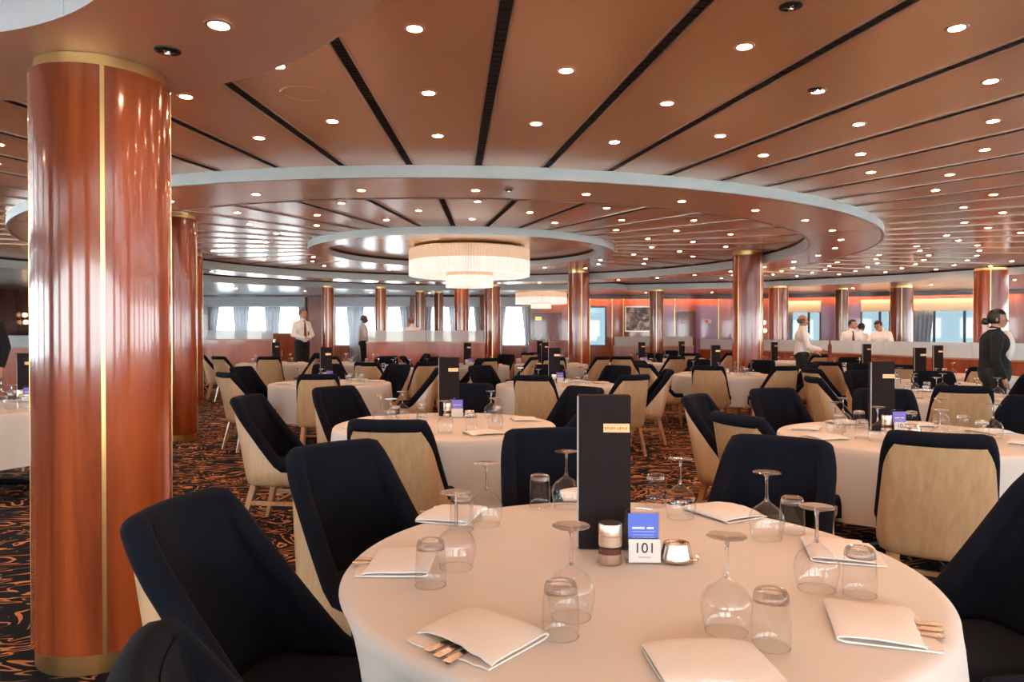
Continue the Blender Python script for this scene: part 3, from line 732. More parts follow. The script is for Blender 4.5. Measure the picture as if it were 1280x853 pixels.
# ================================================================== FURNITURE
# ------------------------------------------------------------------ the dining chair (faces +y, origin on the floor under the seat)
def u_path(w, yf, yb, rc, n_side=9, n_arc=6, n_back=9):
    P = []
    for i in range(n_side): P.append((-w, yf + (yb + rc - yf) * i / n_side))
    for i in range(n_arc): a = PI + (PI / 2) * i / n_arc; P.append((-w + rc + rc * math.cos(a), yb + rc + rc * math.sin(a)))
    for i in range(n_back + 1): P.append((-w + rc + (2 * w - 2 * rc) * i / n_back, yb - .022 * math.sin(PI * i / n_back)))
    left = P[:n_side + n_arc]
    return P + [(-x, y) for x, y in reversed(left)]
def rim_z(y):
    t = min(1.0, max(0.0, (.085 - y) / .275)); return .475 + .455 * (t ** 1.12)
def lean(x, y, z):
    k = max(0.0, z - .40)
    return (x * (1 - .17 * k / .53), y - .235 * k, z)
def make_chair():
    root = empty('dining_chair')
    OUT = u_path(.262, .215, -.215, .085); INN = u_path(.212, .215, -.158, .05)
    n = len(OUT); rows = 9
    rz_ = [rim_z(y) for x, y in OUT]
    a = MB(); v = []; f = []
    for j in range(rows + 1):
        for (x, y), zr in zip(OUT, rz_):
            if j < 3: z = (.325, .345, .385)[j]; sc1 = (.84, .94, .99)[j]
            else: z = .42 + (zr - .022 - .42) * (j - 3) / (rows - 3); sc1 = 1.0
            v.append(lean(x * sc1, y * sc1 if y < 0 else y, z))
    for j in range(rows):
        for i in range(n - 1): f.append((j * n + i, j * n + i + 1, (j + 1) * n + i + 1, (j + 1) * n + i))
    f.append(tuple(range(n))[::-1])                              # underside
    f.append((0, n - 1, n + n - 1, n)); f.append((n, 2 * n - 1, 3 * n - 1, 2 * n))
    a.add(v, f); a.build('wood_shell', M['oak'], root, ang=50)
    b = MB(); v = []; f = []
    for j in range(8):
        for (x, y), zr in zip(INN, rz_): v.append(lean(x, y, .41 + (zr - .41) * j / 7))
    for j in range(7):
        for i in range(n - 1): f.append((j * n + i + 1, j * n + i, (j + 1) * n + i, (j + 1) * n + i + 1))
    b.add(v, f)
    path = []
    for i in range(n):
        p = Vector(lean(*OUT[i], rz_[i])); q = Vector(lean(*INN[i], rz_[i])); path.append(p * .62 + q * .38 + Vector((0, 0, -.016)))
    lo = Vector((0, .012, -.10))
    path = [path[0] + lo, path[0] + Vector((0, .012, -.03))] + path + [path[-1] + Vector((0, .012, -.03)), path[-1] + lo]
    b.tube(path, [.028] * 2 + [.036] * n + [.028] * 2, 12)
    b.build('upholstery', M['navy'], root, ang=60)
    s = MB(); loops = []
    for z, ins in ((.372, .03), (.385, .006), (.43, .0), (.458, .008), (.474, .030), (.480, .075)):
        lp = []
        for k in range(40):
            t = 2 * PI * k / 40; e = .36
            cx = math.copysign(abs(math.cos(t)) ** e, math.cos(t)); cy = math.copysign(abs(math.sin(t)) ** e, math.sin(t))
            lp.append((cx * (.208 - ins), .045 + cy * (.205 - ins), z))
        loops.append(lp)
    s.loft(loops); s.build('seat', M['navy'], root, ang=50)
    for sx in (-1, 1):
        for (tx, ty, bx, by) in ((.185, .165, .215, .205), (.175, -.155, .205, -.245)):
            l = MB(); loops = []
            for t, h in ((0, .022), (.35, .021), (1, .0135)):
                x = sx * (tx + (bx - tx) * t); y = ty + (by - ty) * t; z = .345 * (1 - t)
                loops.append([(x - h, y - h, z), (x + h, y - h, z), (x + h, y + h, z), (x - h, y + h, z)])
            l.loft(loops[::-1]); l.build('leg', M['oak_leg'], root, flat=True)
        q = MB(); q.box((sx * .198, -.012, .20), (.018, .37, .028), sx * R(-1)); q.build('stretcher', M['oak_leg'], root, flat=True)
    q = MB(); q.box((0, .0, .20), (.385, .018, .024)); q.build('stretcher', M['oak_leg'], root, flat=True)
    return root
chair_proto = make_chair(); chair_used = [False]
CHAIR_FAR = kids_mesh_join(chair_proto, 'dining_chair')
def chair(x, y, facing, label, group, z=0.0):
    """facing: direction the sitter looks, radians"""
    if math.hypot(x, y) > 13.5:
        o = bpy.data.objects.new('dining_chair', CHAIR_FAR); C.objects.link(o)
    else:
        o = chair_proto if not chair_used[0] else copy_tree(chair_proto); chair_used[0] = True
    o.location = (x, y, z); o.rotation_euler = (0, 0, facing - PI / 2)
    return tag(o, label, 'chair', group)

# ------------------------------------------------------------------ tables and cloths
TR = .795
def make_table():
    o = empty('round_table')
    a = MB(); a.lathe([(0, .712), (TR - .035, .712), (TR - .025, .72), (TR - .025, .738), (TR - .035, .744), (0, .744)], 56); a.build('tabletop', M['panel_dark'], o)
    b = MB(); b.lathe([(.05, .045), (.045, .3), (.045, .7), (.13, .712)], 20); b.build('pedestal', M['tbase'], o)
    for k in range(4):
        c = MB(); t = PI / 4 + k * PI / 2; d = Vector((math.cos(t), math.sin(t), 0))
        c.tube([d * .03 + Vector((0, 0, .075)), d * .22 + Vector((0, 0, .05)), d * .40 + Vector((0, 0, .022))], [.034, .028, .022], 8); c.build('foot', M['tbase'], o)
    return o
table_proto = make_table(); table_used = [False]
def cloth_mesh(seed, drop=.43, dents=()):
    r = random.Random(seed); n = 176; v = []; f = []
    ph = [r.random() * 6.28 for _ in range(4)]; fr = [r.choice((7, 8, 9)), r.choice((11, 13)), r.choice((17, 19, 21))]
    rings = [(.25, 0), (.5, 0), (.7, 0), (TR - .03, 0), (TR - .008, .003), (TR, .012)]
    v.append((0, 0, .7485))
    for rr, dz in rings:
        for k in range(n): t = 2 * PI * k / n; v.append((rr * math.cos(t), rr * math.sin(t), .7485 - dz))
    D = 12
    for j in range(1, D + 1):
        s = j / D
        for k in range(n):
            t = 2 * PI * k / n
            wv = .55 * math.sin(fr[0] * t + ph[0] + .25 * math.sin(2 * t)) + .35 * math.sin(fr[1] * t + ph[1]) + .28 * math.sin(fr[2] * t + ph[2] + .4 * math.sin(3 * t))
            rad = TR + .004 + .012 * s + (.036 * wv * s ** .85)
            for da, dw, dd in dents:
                q = abs((t - da + PI) % (2 * PI) - PI)
                if q < dw * 1.6: rad = min(rad, TR + .01 - dd * min(1, s * 2.2) * (1 if q < dw else 1 - (q - dw) / (dw * .6)))
            v.append((rad * math.cos(t), rad * math.sin(t), .7485 - .012 - (drop + .018 * math.sin(2 * t + ph[3])) * s))
    for k in range(n): f.append((0, 1 + k, 1 + (k + 1) % n))
    for j in range(len(rings) + D - 1):
        a = 1 + j * n
        for k in range(n): f.append((a + k, a + n + k, a + n + (k + 1) % n, a + (k + 1) % n))
    mb = MB(); mb.add(v, f); return mb.mesh('tablecloth', M['cloth'], 60)
CLOTHS = [cloth_mesh(i + 3) for i in range(5)]
# ------------------------------------------------------------------ things on the tables
wm = MB()
wm.lathe([(.0445, .0008), (.0455, .002), (.050, .022), (.0545, .048), (.0555, .062), (.052, .078), (.041, .094), (.024, .107), (.011, .117), (.0058, .128)], 36)
wm.lathe([(.0435, .0010), (.0455, .0005), (.0465, .0018), (.0455, .003), (.0437, .0022)], 36, closed=True); wm.cur = 1
wm.lathe([(0, .117), (.0052, .121), (.0050, .135), (.0042, .150), (.0042, .185), (.0065, .199), (.018, .2045), (.040, .2085), (.0435, .2098), (.043, .2115), (.020, .2108), (0, .2106)], 32)
_old = MB(); _old.lathe([(.0445, .0008), (.0455, .002), (.050, .022), (.0545, .048), (.0555, .062), (.052, .078), (.041, .094), (.024, .107), (.011, .117), (.0058, .130), (.0042, .150), (.0042, .185), (.0065, .199), (.018, .2045), (.040, .2085), (.0435, .2098), (.043, .2112), (.020, .2102), (0, .2098)], 36)
ME_WINE = wm.mesh('wine_glass', [M['glass'], M['solid_glass']], 60)
tmz = MB()
tmz.lathe([(.0385, .0008), (.0395, .002), (.0400, .03), (.0388, .075), (.0372, .096)], 32)
tmz.lathe([(.0375, .0010), (.0395, .0005), (.0405, .0018), (.0395, .003), (.0377, .0022)], 32, closed=True); tmz.cur = 1
tmz.lathe([(0, .096), (.016, .0965), (.033, .0995), (.0368, .0955), (.0372, .097), (.0366, .104), (.0350, .112), (.0325, .1165), (.028, .1188), (.024, .1168), (.012, .1150), (0, .1147)], 32)
ME_TUMB = tmz.mesh('water_tumbler', [M['glass'], M['solid_glass']], 60)
def simple(name, me, x, y, z, rz=0.0):
    o = bpy.data.objects.new(name, me); C.objects.link(o); o.location = (x, y, z); o.rotation_euler = (0, 0, rz); return o
def napkin_mesh(seed, ln=.185, wd=.225):
    """folded linen: bottom sheet, soft fold at -x, top sheet; open at +x where the cutlery comes out"""
    r = random.Random(seed); cols = 13; loops = []
    for i in range(cols):
        t = i / (cols - 1); y = (t - .5) * wd; k = 1 - abs(2 * t - 1) ** 3
        lift = .0055 * k + .003; jit = r.uniform(-.003, .003); sk = .006 * math.sin(3 * t + seed)
        h = .011 + .010 * k
        cl = [(ln * .56 + jit + sk, .0022), (ln * .3, .0022), (0, .0022), (-ln * .42, .0024), (-ln * .485, .004 + h * .12), (-ln * .505, .003 + h * .45), (-ln * .475, h * .86 + .003), (-ln * .38, h + .003),
              (-ln * .1, h + .0025 + .002 * math.sin(4 * t + seed)), (ln * .2, h + .001), (ln * .40 - sk, h - .001 + .001 * math.sin(7 * t)), (ln * .46 - jit - sk * 2, h - .004)]
        up = []; dn = []
        for q in range(len(cl)):
            a = cl[max(0, q - 1)]; b = cl[min(len(cl) - 1, q + 1)]; d = Vector((b[0] - a[0], b[1] - a[1])).normalized(); nn = Vector((-d.y, d.x)) * .0018
            up.append((cl[q][0] + nn.x, y, cl[q][1] + nn.y)); dn.append((cl[q][0] - nn.x, y, cl[q][1] - nn.y))
        loops.append(up + dn[::-1])
    mb = MB(); mb.loft(loops); return mb.mesh('folded_napkin', M['linen'], 50)
NAPS = [napkin_mesh(i) for i in range(4)]
def handle_outline(w0, w1, ln):
    return [(0, -w0 / 2), (ln * .1, -w0 * .55), (ln * .8, -w1 / 2), (ln * .97, -w1 / 2), (ln, -w1 * .3), (ln, w1 * .3), (ln * .97, w1 / 2), (ln * .8, w1 / 2), (ln * .1, w0 * .55), (0, w0 / 2)]
def cutlery_mesh(kind):
    mb = MB(); mb.prism(handle_outline(.008, .020, .105), 0, .0032)
    if kind == 'knife': mb.prism([(-.095, 0.002), (-.09, -.006), (-.02, -.009), (.002, -.004), (.002, .004), (-.02, .008), (-.08, .008)], .0008, .0026)
    elif kind == 'fork':
        mb.prism([(-.03, -.011), (-.02, -.010), (.002, -.003), (.002, .003), (-.02, .010), (-.03, .011)], .0006, .0028)
        for k in range(4): mb.prism([(-.085, -.0098 + k * .0064), (-.028, -.011 + k * .0062), (-.028, -.0072 + k * .0062), (-.085, -.0086 + k * .0064)], .0008, .0026)
    else:
        pts = [(-.042 + .042 * math.cos(2 * PI * k / 20), .017 * math.sin(2 * PI * k / 20)) for k in range(20)]; mb.prism(pts, .0008, .0030)
    return mb.mesh(kind, M['chrome'], 40)
CUT = {k: cutlery_mesh(k) for k in ('knife', 'fork', 'spoon')}
TZ = .7502
def napkin(x, y, ang, i, label, cut=None, where=''):
    tag(simple('folded_napkin', NAPS[i % 4], x, y, TZ, ang), label, 'napkin', 'folded napkins')
    if cut:
        d = Vector((math.cos(ang), math.sin(ang))); p = Vector((-d.y, d.x))
        for k, nm in enumerate(cut):
            off = (k - (len(cut) - 1) / 2) * .026; q = Vector((x, y)) + d * (.022 + .006 * ((k * 7) % 3)) + p * off
            o = simple(nm, CUT[nm], q.x, q.y, TZ + .0052, ang + R(4 * (k - 1)))
            tag(o, 'polished steel %s sticking out of the napkin %s' % (nm, where), nm, 'wrapped cutlery')
# centre pieces
def make_menu():
    o = empty('menu_holder')
    a = MB(); a.box((0, 0, .2335), (.158, .046, .465)); a.cur = 0; ob = a.build('cover', M['menu'], o, flat=True)
    bv = ob.modifiers.new('soft', 'BEVEL'); bv.width = .003; bv.segments = 2
    b = MB(); b.box((-.0795, -.019, .2335), (.0045, .012, .458)); b.build('page_edge', M['menu_edge'], o, flat=True)
    c = MB(); c.box((.036, -.0242, .368), (.078, .003, .026)); c.cur = 1
    for k in range(10): c.box((.004 + k * .0066 + (.003 if k > 4 else 0), -.0259, .367 + .0012 * math.sin(k * 2.1)), (.0042, .0006, .006 + .003 * ((k * 5) % 3 == 0)))
    c.build('plaque', [M['plaque'], M['plaque_mark']], o, flat=True)
    return o
menu_proto = make_menu(); menu_used = [False]
def text_mesh(txt, size, m_, name='text', ext=.0006):
    cu = bpy.data.curves.new(name, 'FONT'); cu.body = txt; cu.size = size; cu.extrude = ext; cu.align_x = 'CENTER'; cu.align_y = 'CENTER'
    t = bpy.data.objects.new(name, cu); C.objects.link(t)
    dg = bpy.context.evaluated_depsgraph_get(); me = bpy.data.meshes.new_from_object(t.evaluated_get(dg))
    bpy.data.objects.remove(t); me.materials.clear(); me.materials.append(m_)
    return me
def card(x, y, rz, num, blue, label):
    o = empty('table_card', (x, y, TZ), rz); tag(o, label, 'table sign', 'table number cards')
    a = MB(); a.box((0, .004, .0015), (.100, .044, .003)); a.box((0, .012, .071), (.098, .003, .140)); a.box((0, -.012, .036), (.098, .003, .070)); h = a.build('acrylic_holder', M['acrylic'], o, flat=True)
    b = MB(); b.box((.002, .0085, .094), (.086, .0025, .086)); b.cur = 1
    lens = [9, 5]; cx = -.030
    for wl, ww in zip((8, 5), (.036, .020)):
        for k in range(wl): b.box((cx + ww * (k + .5) / wl, .0069, .096), (ww / wl * .72, .0008, .0064 if k % 3 else .0058))
        cx += ww + .006
    b.cur = 2
    for j, (l, zz) in enumerate(((.066, .0855), (.060, .076), (.064, .069))): b.box((.002, .0069, zz), (l, .0006, .0016))
    b.build('printed_card', [blue, M['white_ink'], M['pale_ink']], o, flat=True)
    c = MB(); c.box((.003, -.0150, .037), (.090, .0020, .066)); nb = c.build('number_card', M['card_white'], o, flat=True)
    if num:
        t = bpy.data.objects.new('number', text_mesh(num, .041, M['ink'], 'number')); C.objects.link(t); t.parent = nb; t.location = (.003, -.0166, .044); t.rotation_euler = (R(90), 0, 0)
        d = MB()
        for k in range(9): d.box((-.012 + k * .0037, -.0163, .019), (.0026, .0004, .004))
        d.build('small_print', M['tan_ink'], nb, flat=True)
    e = MB(); e.tube([(-.050, .016, .004), (-.053, .014, .08), (-.046, .018, .144), (-.01, .022, .150), (.03, .02, .146)], .0035, 8); e.build('holder_rim', M['acrylic'], o)
    return o
def make_mill():
    o = empty('pepper_mill')
    a = MB(); a.lathe([(0, 0), (.0325, 0), (.0335, .002), (.0335, .028)], 32); a.build('base', M['steel'], o)
    b = MB(); b.lathe([(.0325, .028), (.0325, .050)], 32); b.build('window_band', M['acrylic'], o)
    b = MB(); b.lathe([(0, .029), (.029, .029), (.029, .044), (0, .046)], 24); b.build('peppercorns', M['tie'], o)
    c = MB(); c.lathe([(.0335, .050), (.0335, .0785), (.0320, .0795), (.0320, .0815), (.0335, .0825), (.0335, .110), (.032, .113), (0, .1135)], 32); c.build('cap', M['steel'], o)
    return o
mill_proto = make_mill(); mill_used = [False]
def make_bowl():
    o = empty('sugar_bowl')
    a = MB(); a.lathe([(0, .002), (.042, .001), (.047, .004), (.048, .008), (.046, .016), (.040, .040), (.037, .052), (.034, .0535), (.034, .050), (.030, .046), (0, .044)], 36); a.build('steel_body', M['chrome'], o)
    b = MB(); b.tube([(.045, 0, .006), (.058, 0, .008), (.062, 0, .016), (.055, 0, .022)], .004, 8); b.build('lip', M['chrome'], o)
    return o
bowl_proto = make_bowl(); bowl_used = [False]
def inst(proto, used, x, y, z, rz, label, cat, group):
    o = proto if not used[0] else copy_tree(proto); used[0] = True
    o.location = (x, y, z); o.rotation_euler = (0, 0, rz); return tag(o, label, cat, group)
DIRN = {0: 'right-hand', 45: 'far right', 90: 'far', 135: 'far left', 180: 'left-hand', 225: 'near left', 270: 'near', 315: 'near right'}
def dir_name(a): return DIRN[int(round((a % 360) / 45.0) * 45) % 360]
ci = [0]
CALLS = []; CHAIRS = []
def table(*a, **k): CALLS.append((a, k))
def seg_dist(p, a, b):
    p, a, b = Vector(p), Vector(a), Vector(b); d = b - a; t = max(0, min(1, (p - a).dot(d) / d.dot(d))); return (p - a - d * t).length
def free(cx, cy, own):
    c = Vector((cx, cy))
    return all((c - Vector(q)).length > 1.08 for q in [T1] + [k[0][:2] for k in CALLS] if tuple(q) != own) and all((c - Vector(q)).length > .62 for q in CHAIRS) \
        and all(math.hypot(cx - x, cy - y) > r + .42 for x, y, r in COLS) and all(seg_dist((cx, cy), a, b) > .45 for a, b in SEGS) and not (cy > 17.3 and cx < .3)
def build_table(x, y, desc, chairs, settings, menu=None, num=None, center=True, z=0.0):
    """desc: what singles the table out; chairs: angles or (angle, extra radius); settings: angles with a napkin and two glasses"""
    ci[0] += 1; r = random.Random(ci[0] * 13)
    o = table_proto if not table_used[0] else copy_tree(table_proto); table_used[0] = True
    o.location = (x, y, z); o.rotation_euler = (0, 0, r.random()); tag(o, 'round pedestal table under a white cloth, ' + desc, 'table', 'round dining tables')
    c = simple('tablecloth', CLOTHS[ci[0] % 5], x, y, z, r.random() * 6.28)
    tag(c, 'white draped cloth on the round table ' + desc, 'tablecloth', 'white tablecloths')
    c['kind'] = 'thing'
    used = {}
    for a in chairs:
        a, rad = a if isinstance(a, tuple) else (a, 1.12)
        t = R(a); cx_, cy_ = x + rad * math.cos(t), y + rad * math.sin(t)
        if not free(cx_, cy_, (x, y)): continue
        CHAIRS.append((cx_, cy_))
        nm = dir_name(a); used[nm] = used.get(nm, 0) + 1
        if used[nm] > 1: nm += ' second'
        jr = R(r.uniform(-5, 5)); t = R(a)
        chair(x + rad * math.cos(t), y + rad * math.sin(t), t + PI + jr, 'navy and oak chair, %s seat of table %s' % (nm, desc), 'navy dining chairs', z)
    KEEP = [(menu[0] + q * .055, menu[1] + e) for q in (-1, 0, 1, 2.6) for e in (-.09, 0)] if menu else []
    clear = lambda gx, gy, d: all(math.hypot(gx - kx, gy - ky) > d for kx, ky in KEEP)
    used = {}
    for a in settings:
        nm = dir_name(a); used[nm] = used.get(nm, 0) + 1
        if used[nm] > 1: nm += ' second'
        t = R(a + r.uniform(-4, 4)); nr = .62
        ni = r.randrange(4); nx, ny = x + nr * math.cos(t), y + nr * math.sin(t)
        if clear(nx, ny, .19): tag(simple('folded_napkin', NAPS[ni], nx, ny, z + TZ, t + R(r.uniform(-15, 15))), 'folded white napkin, %s setting, table %s' % (nm, desc), 'napkin', 'folded napkins')
        t2 = t + R(24 + r.uniform(-3, 3)); rr = .46 + r.uniform(-.03, .03)
        gx, gy = x + rr * math.cos(t2), y + rr * math.sin(t2)
        if clear(gx, gy, .105): tag(simple('wine_glass', ME_WINE, gx, gy, z + TZ), 'upturned wine glass, %s setting, table %s' % (nm, desc), 'wine glass', 'upturned wine glasses')
        t3 = t + R(4 + r.uniform(-4, 4)); rr = .42 + r.uniform(-.03, .02)
        gx, gy = x + rr * math.cos(t3), y + rr * math.sin(t3)
        if clear(gx, gy, .095): tag(simple('water_tumbler', ME_TUMB, gx, gy, z + TZ), 'upturned water tumbler, %s setting, table %s' % (nm, desc), 'tumbler', 'upturned tumblers')
    if menu:
        mx, my, mr = menu
        inst(menu_proto, menu_used, mx, my, z + TZ, mr, 'tall dark brown menu holder on the table ' + desc, 'menu', 'menu holders')
        if center:
            card(mx + .07, my - .10, mr, num, M['card_violet'], 'small violet and white card on the table ' + desc).location.z = z + TZ
            inst(mill_proto, mill_used, mx - .005, my - .075, z + TZ, 0, 'steel pepper mill on the table ' + desc, 'pepper mill', 'pepper mills')
            inst(bowl_proto, bowl_used, mx + .165, my - .085, z + TZ, 0, 'small steel sugar bowl on the table ' + desc, 'sugar bowl', 'sugar bowls')
ALL8 = [0, 45, 90, 135, 180, 225, 270, 315]
# ---- the front table with card 101, everything where the photo has it
T1 = (.33, 2.02)
o = table_proto; table_used[0] = True; o.location = (*T1, 0); tag(o, 'round pedestal table under the cloth with card 101', 'table', 'round dining tables')
c = simple('tablecloth', cloth_mesh(3, .43, [(R(187), .30, .16), (R(239), .30, .10), (R(140), .26, .06)]), *T1, 0, 0); tag(c, 'white draped cloth on the front round table with card 101', 'tablecloth', 'white tablecloths'); c['kind'] = 'thing'
for a, rad, lab in ((137, 1.13, 'navy chair by table 101, second from the column, at the carpet aisle'),
                    (183, 1.03, 'navy dining chair with oak back edge, closest to the big column base'),
                    (230, .92, 'navy chair whose back just peeks in at the bottom left corner'),
                    (98, 1.14, 'navy dining chair facing us right behind the menu holder of table 101'),
                    (55, 1.09, 'navy dining chair facing us beyond the glasses on the right of table 101'),
                    (7, 1.07, 'dark navy chair cut off by the right picture edge beside table 101')):
    t = R(a); cp = {230: (-.205, 1.11), 183: (-.60, 1.90), 137: (-.515, 2.78)}.get(a, (.38 + rad * math.cos(t), T1[1] + rad * math.sin(t))); CHAIRS.append(cp); chair(*cp, {230: R(27), 183: R(-9)}.get(a, t + PI), lab, 'navy dining chairs')
P7 = lambda px, py: at_height(px, py, TZ)
for i, (px, py, lab) in enumerate(((608, 657, 'behind the napkin at the back left'), (570, 711, 'beside the left-hand napkin'), (708, 635, 'just left of the menu holder'), (714, 773, 'before the menu, by the three-handled napkin'),
                                   (851, 648, 'right of the menu holder at the far edge'), (959, 674, 'in front of the far right chair'), (909, 792, 'nearest the camera, right of the card'), (1022, 738, 'nearest the far right napkin'))):
    tag(simple('wine_glass', ME_WINE, *P7(px, py), TZ), 'upturned wine glass on table 101, ' + lab, 'wine glass', 'upturned wine glasses')
for i, (px, py, lab) in enumerate(((538, 733, 'next to the left-hand napkin'), (675, 633, 'at the back, left of the menu'), (701, 797, 'in front, by the three-handled napkin'), (820, 632, 'right of the menu holder'),
                                   (991, 667, 'at the back, before the far right chair'), (965, 810, 'nearest the camera on the right'), (1076, 745, 'beside the far right napkin'), (577, 663, 'behind the left stemmed glass'))):
    tag(simple('water_tumbler', ME_TUMB, *P7(px, py), TZ), 'upturned water tumbler on table 101, ' + lab, 'tumbler', 'upturned tumblers')
for i, (px, py, da, lab, cut) in enumerate(((500, 706, 0, 'at the left-hand edge', ('knife', 'fork')), (600, 800, 0, 'front left with three cutlery handles showing', ('knife', 'fork', 'spoon')), (566, 646, 30, 'at the back left', ('knife',)),
                                            (904, 643, -25, 'at the far right edge before a navy chair', None), (1050, 692, -25, 'behind the tumbler on the right', None), (1096, 785, 25, 'at the right-hand edge with cutlery ends showing', ('fork', 'knife', 'spoon')),
                                            (890, 838, 0, 'cut off by the bottom picture edge', None), (738, 622, 0, 'hidden behind the menu holder', None))):
    x, y = P7(px, py); ang = math.atan2(y - T1[1], x - T1[0]) + R(da)
    napkin(x, y, ang, i, 'folded white napkin on table 101, ' + lab, cut, 'on table 101 ' + lab.split(' with ')[0])
x, y = P7(756, 688); inst(menu_proto, menu_used, x, y + .02, TZ, R(-3), 'tall dark brown menu holder standing behind card 101', 'menu', 'menu holders')
x, y = P7(763, 704); inst(mill_proto, mill_used, x, y, TZ, 0.3, 'steel pepper mill left of card 101', 'pepper mill', 'pepper mills')
x, y = P7(804, 704); card(x, y, R(-2), '101', M['card_blue'], 'blue card above a white card numbered 101 in a clear holder')
x, y = P7(846, 702); inst(bowl_proto, bowl_used, x, y, TZ, R(-25), 'low polished steel sugar bowl right of card 101', 'sugar bowl', 'sugar bowls')
# ---- the other tables
d2 = 'just behind table 101'
table(-.48, 5.2, d2, [(262, 1.08), (135, 1.18), (87, 1.12), (176, 1.18), (43, 1.2), 315], [20, 65, 110, 160, 200, 250, 300], (-.50, 5.72, 0), None)
table(2.55, 4.62, 'with card 106', [(148, 1.1), (202, 1.07), (247, 1.12), (104, 1.16), (68, 1.15), (27, 1.12)], [10, 55, 100, 150, 195, 240, 320], (2.49, 4.85, 0), '106')
table(.59, 9.35, 'third in line behind table 101', [256, (302, 1.2), (356, 1.12), 48, (135, 1.2), 195, 92], [15, 60, 105, 150, 210, 255, 300], (.57, 10.05 - .35, 0))
table(-2.42, 9.6, 'beside the carpet aisle', [278, (161, 1.15), 2, 225, 105, 60], [20, 65, 115, 200, 250, 320], (-2.62, 10.15, 0))
table(4.6, 7.6, 'in front of the suited woman', [(243, 1.1), (176, 1.08), 100, (65, 1.1), 20], [80, 125, 170, 205, 250, 290, 40], None)
table(5.42, 9.75, 'behind the suited woman', [(184, 1.12), 225, 90, 135], [150, 200, 250, 90], (5.55, 9.8, 0))
table(-4.75, 6.4, 'behind the big column', [(10, 1.15), 90], [350, 30, 80, 310], (-4.72, 7.0, 0))
table(3.4, 11.6, 'near the bald waiter, left side', [245, 292, (357, 1.12), 45, 90, 150, 200], [20, 80, 140, 220, 260, 310], (3.42, 12.1, 0))
table(-1.98, 13.0, 'by the frosted bar, left end', [255, 297, 112, 72, 180, 10], [30, 90, 150, 230, 270, 320], None)
table(-.85, 15.0, 'by the frosted bar, right end', [285, 235, 335, 180, 60], [30, 120, 250, 310], (-.95, 15.3, 0))
table(.85, 15.6, 'below the far small chandelier', [222, 270, 315, 0, 90, 150], [30, 110, 200, 250, 310], (.73, 16.0, 0))
table(2.7, 16.1, 'just right of the middle column', [210, 252, 300, 350, 60], [20, 110, 230, 280, 330], (2.95, 16.4, 0))
table(4.4, 18.6, 'below the dark abstract picture', [215, 265, 310, 90], [30, 150, 240, 300], (4.45, 18.9, 0))
table(6.4, 17.4, 'just behind the bald waiter', [180, 225, 290], [200, 250, 300], (6.3, 17.3, 0), center=False)
table(6.0, 13.0, 'before the waiter in brown tie', [235, 265, 60], [60, 200, 250, 300, 10], (6.65, 13.4 + .1, 0), center=False)
table(7.1, 11.35, 'along the frosted partition', [(250, 1.2), 205, 110], [200, 250, 310, 90], (6.95, 11.75, 0), center=False)
table(-5.3, 16.0, 'in front of the clasped-hands waiter', [285, 203, 172, 240, 330, 60], [30, 90, 200, 260, 310], (-5.35, 16.3, 0), center=False)
table(-3.3, 16.15, 'right of the clasped-hands waiter', [250, 300, 20, 180], [40, 150, 230, 280, 330], None)
table(.9, 19.2, 'behind the frosted bar, by the doors', [250, 300, 200], [250, 290, 340], (-.25 + 1.0, 19.5, 0), center=False)
for a_, k_ in CALLS: build_table(*a_, **k_)
# the cabinet in front of the left windows
o = empty('service_cabinet', (-6.1, 19.2, .2)); tag(o, 'low wood service cabinet left of the clasped-hands waiter', 'cabinet')
a = MB(); a.box((0, 0, .62), (.95, .5, 1.16)); a.box((0, .02, .02), (.9, .44, .04)); a.build('body', M['panel'], o, flat=True)
a = MB(); a.box((0, 0, 1.215), (1.0, .55, .03)); a.build('top', M['oak_leg'], o, flat=True)
for sx in (-1, 1):
    d = MB(); d.box((sx * .235, -.257, .6), (.45, .016, 1.06)); d_ = d.build('door', M['panel'], o, flat=True)
    h = MB(); h.tube([(sx * .05, -.268, .62), (sx * .05, -.285, .63), (sx * .05, -.285, .75), (sx * .05, -.268, .76)], .007, 8); h.build('handle', M['brass'], d_)

# sideboard with glasses beside the far doors
o = empty('sideboard', (1.25, 21.9, 0)); tag(o, 'wood sideboard holding glasses in front of the far double doors', 'sideboard')
a = MB(); a.box((0, 0, .60), (1.5, .45, 1.12)); a.box((0, .01, .02), (1.4, .4, .04)); a.build('body', M['panel'], o, flat=True)
a = MB(); a.box((0, 0, 1.175), (1.56, .5, .03)); a.build('top', M['oak_leg'], o, flat=True)
for sx in (-1, 0, 1):
    d = MB(); d.box((sx * .49, -.233, .6), (.475, .016, 1.04)); d_ = d.build('door', M['panel'], o, flat=True)
    h = MB(); h.tube([(sx * .49 + .18, -.244, .6), (sx * .49 + .18, -.262, .61), (sx * .49 + .18, -.262, .75), (sx * .49 + .18, -.244, .76)], .007, 8); h.build('handle', M['brass'], d_)
for k in range(6):
    tag(simple('wine_glass', ME_WINE, .7 + k * .2, 21.88 + .05 * (k % 2), 1.191), 'upturned wine glass on the far sideboard, %s from the left' % ORD[k], 'wine glass', 'upturned wine glasses')
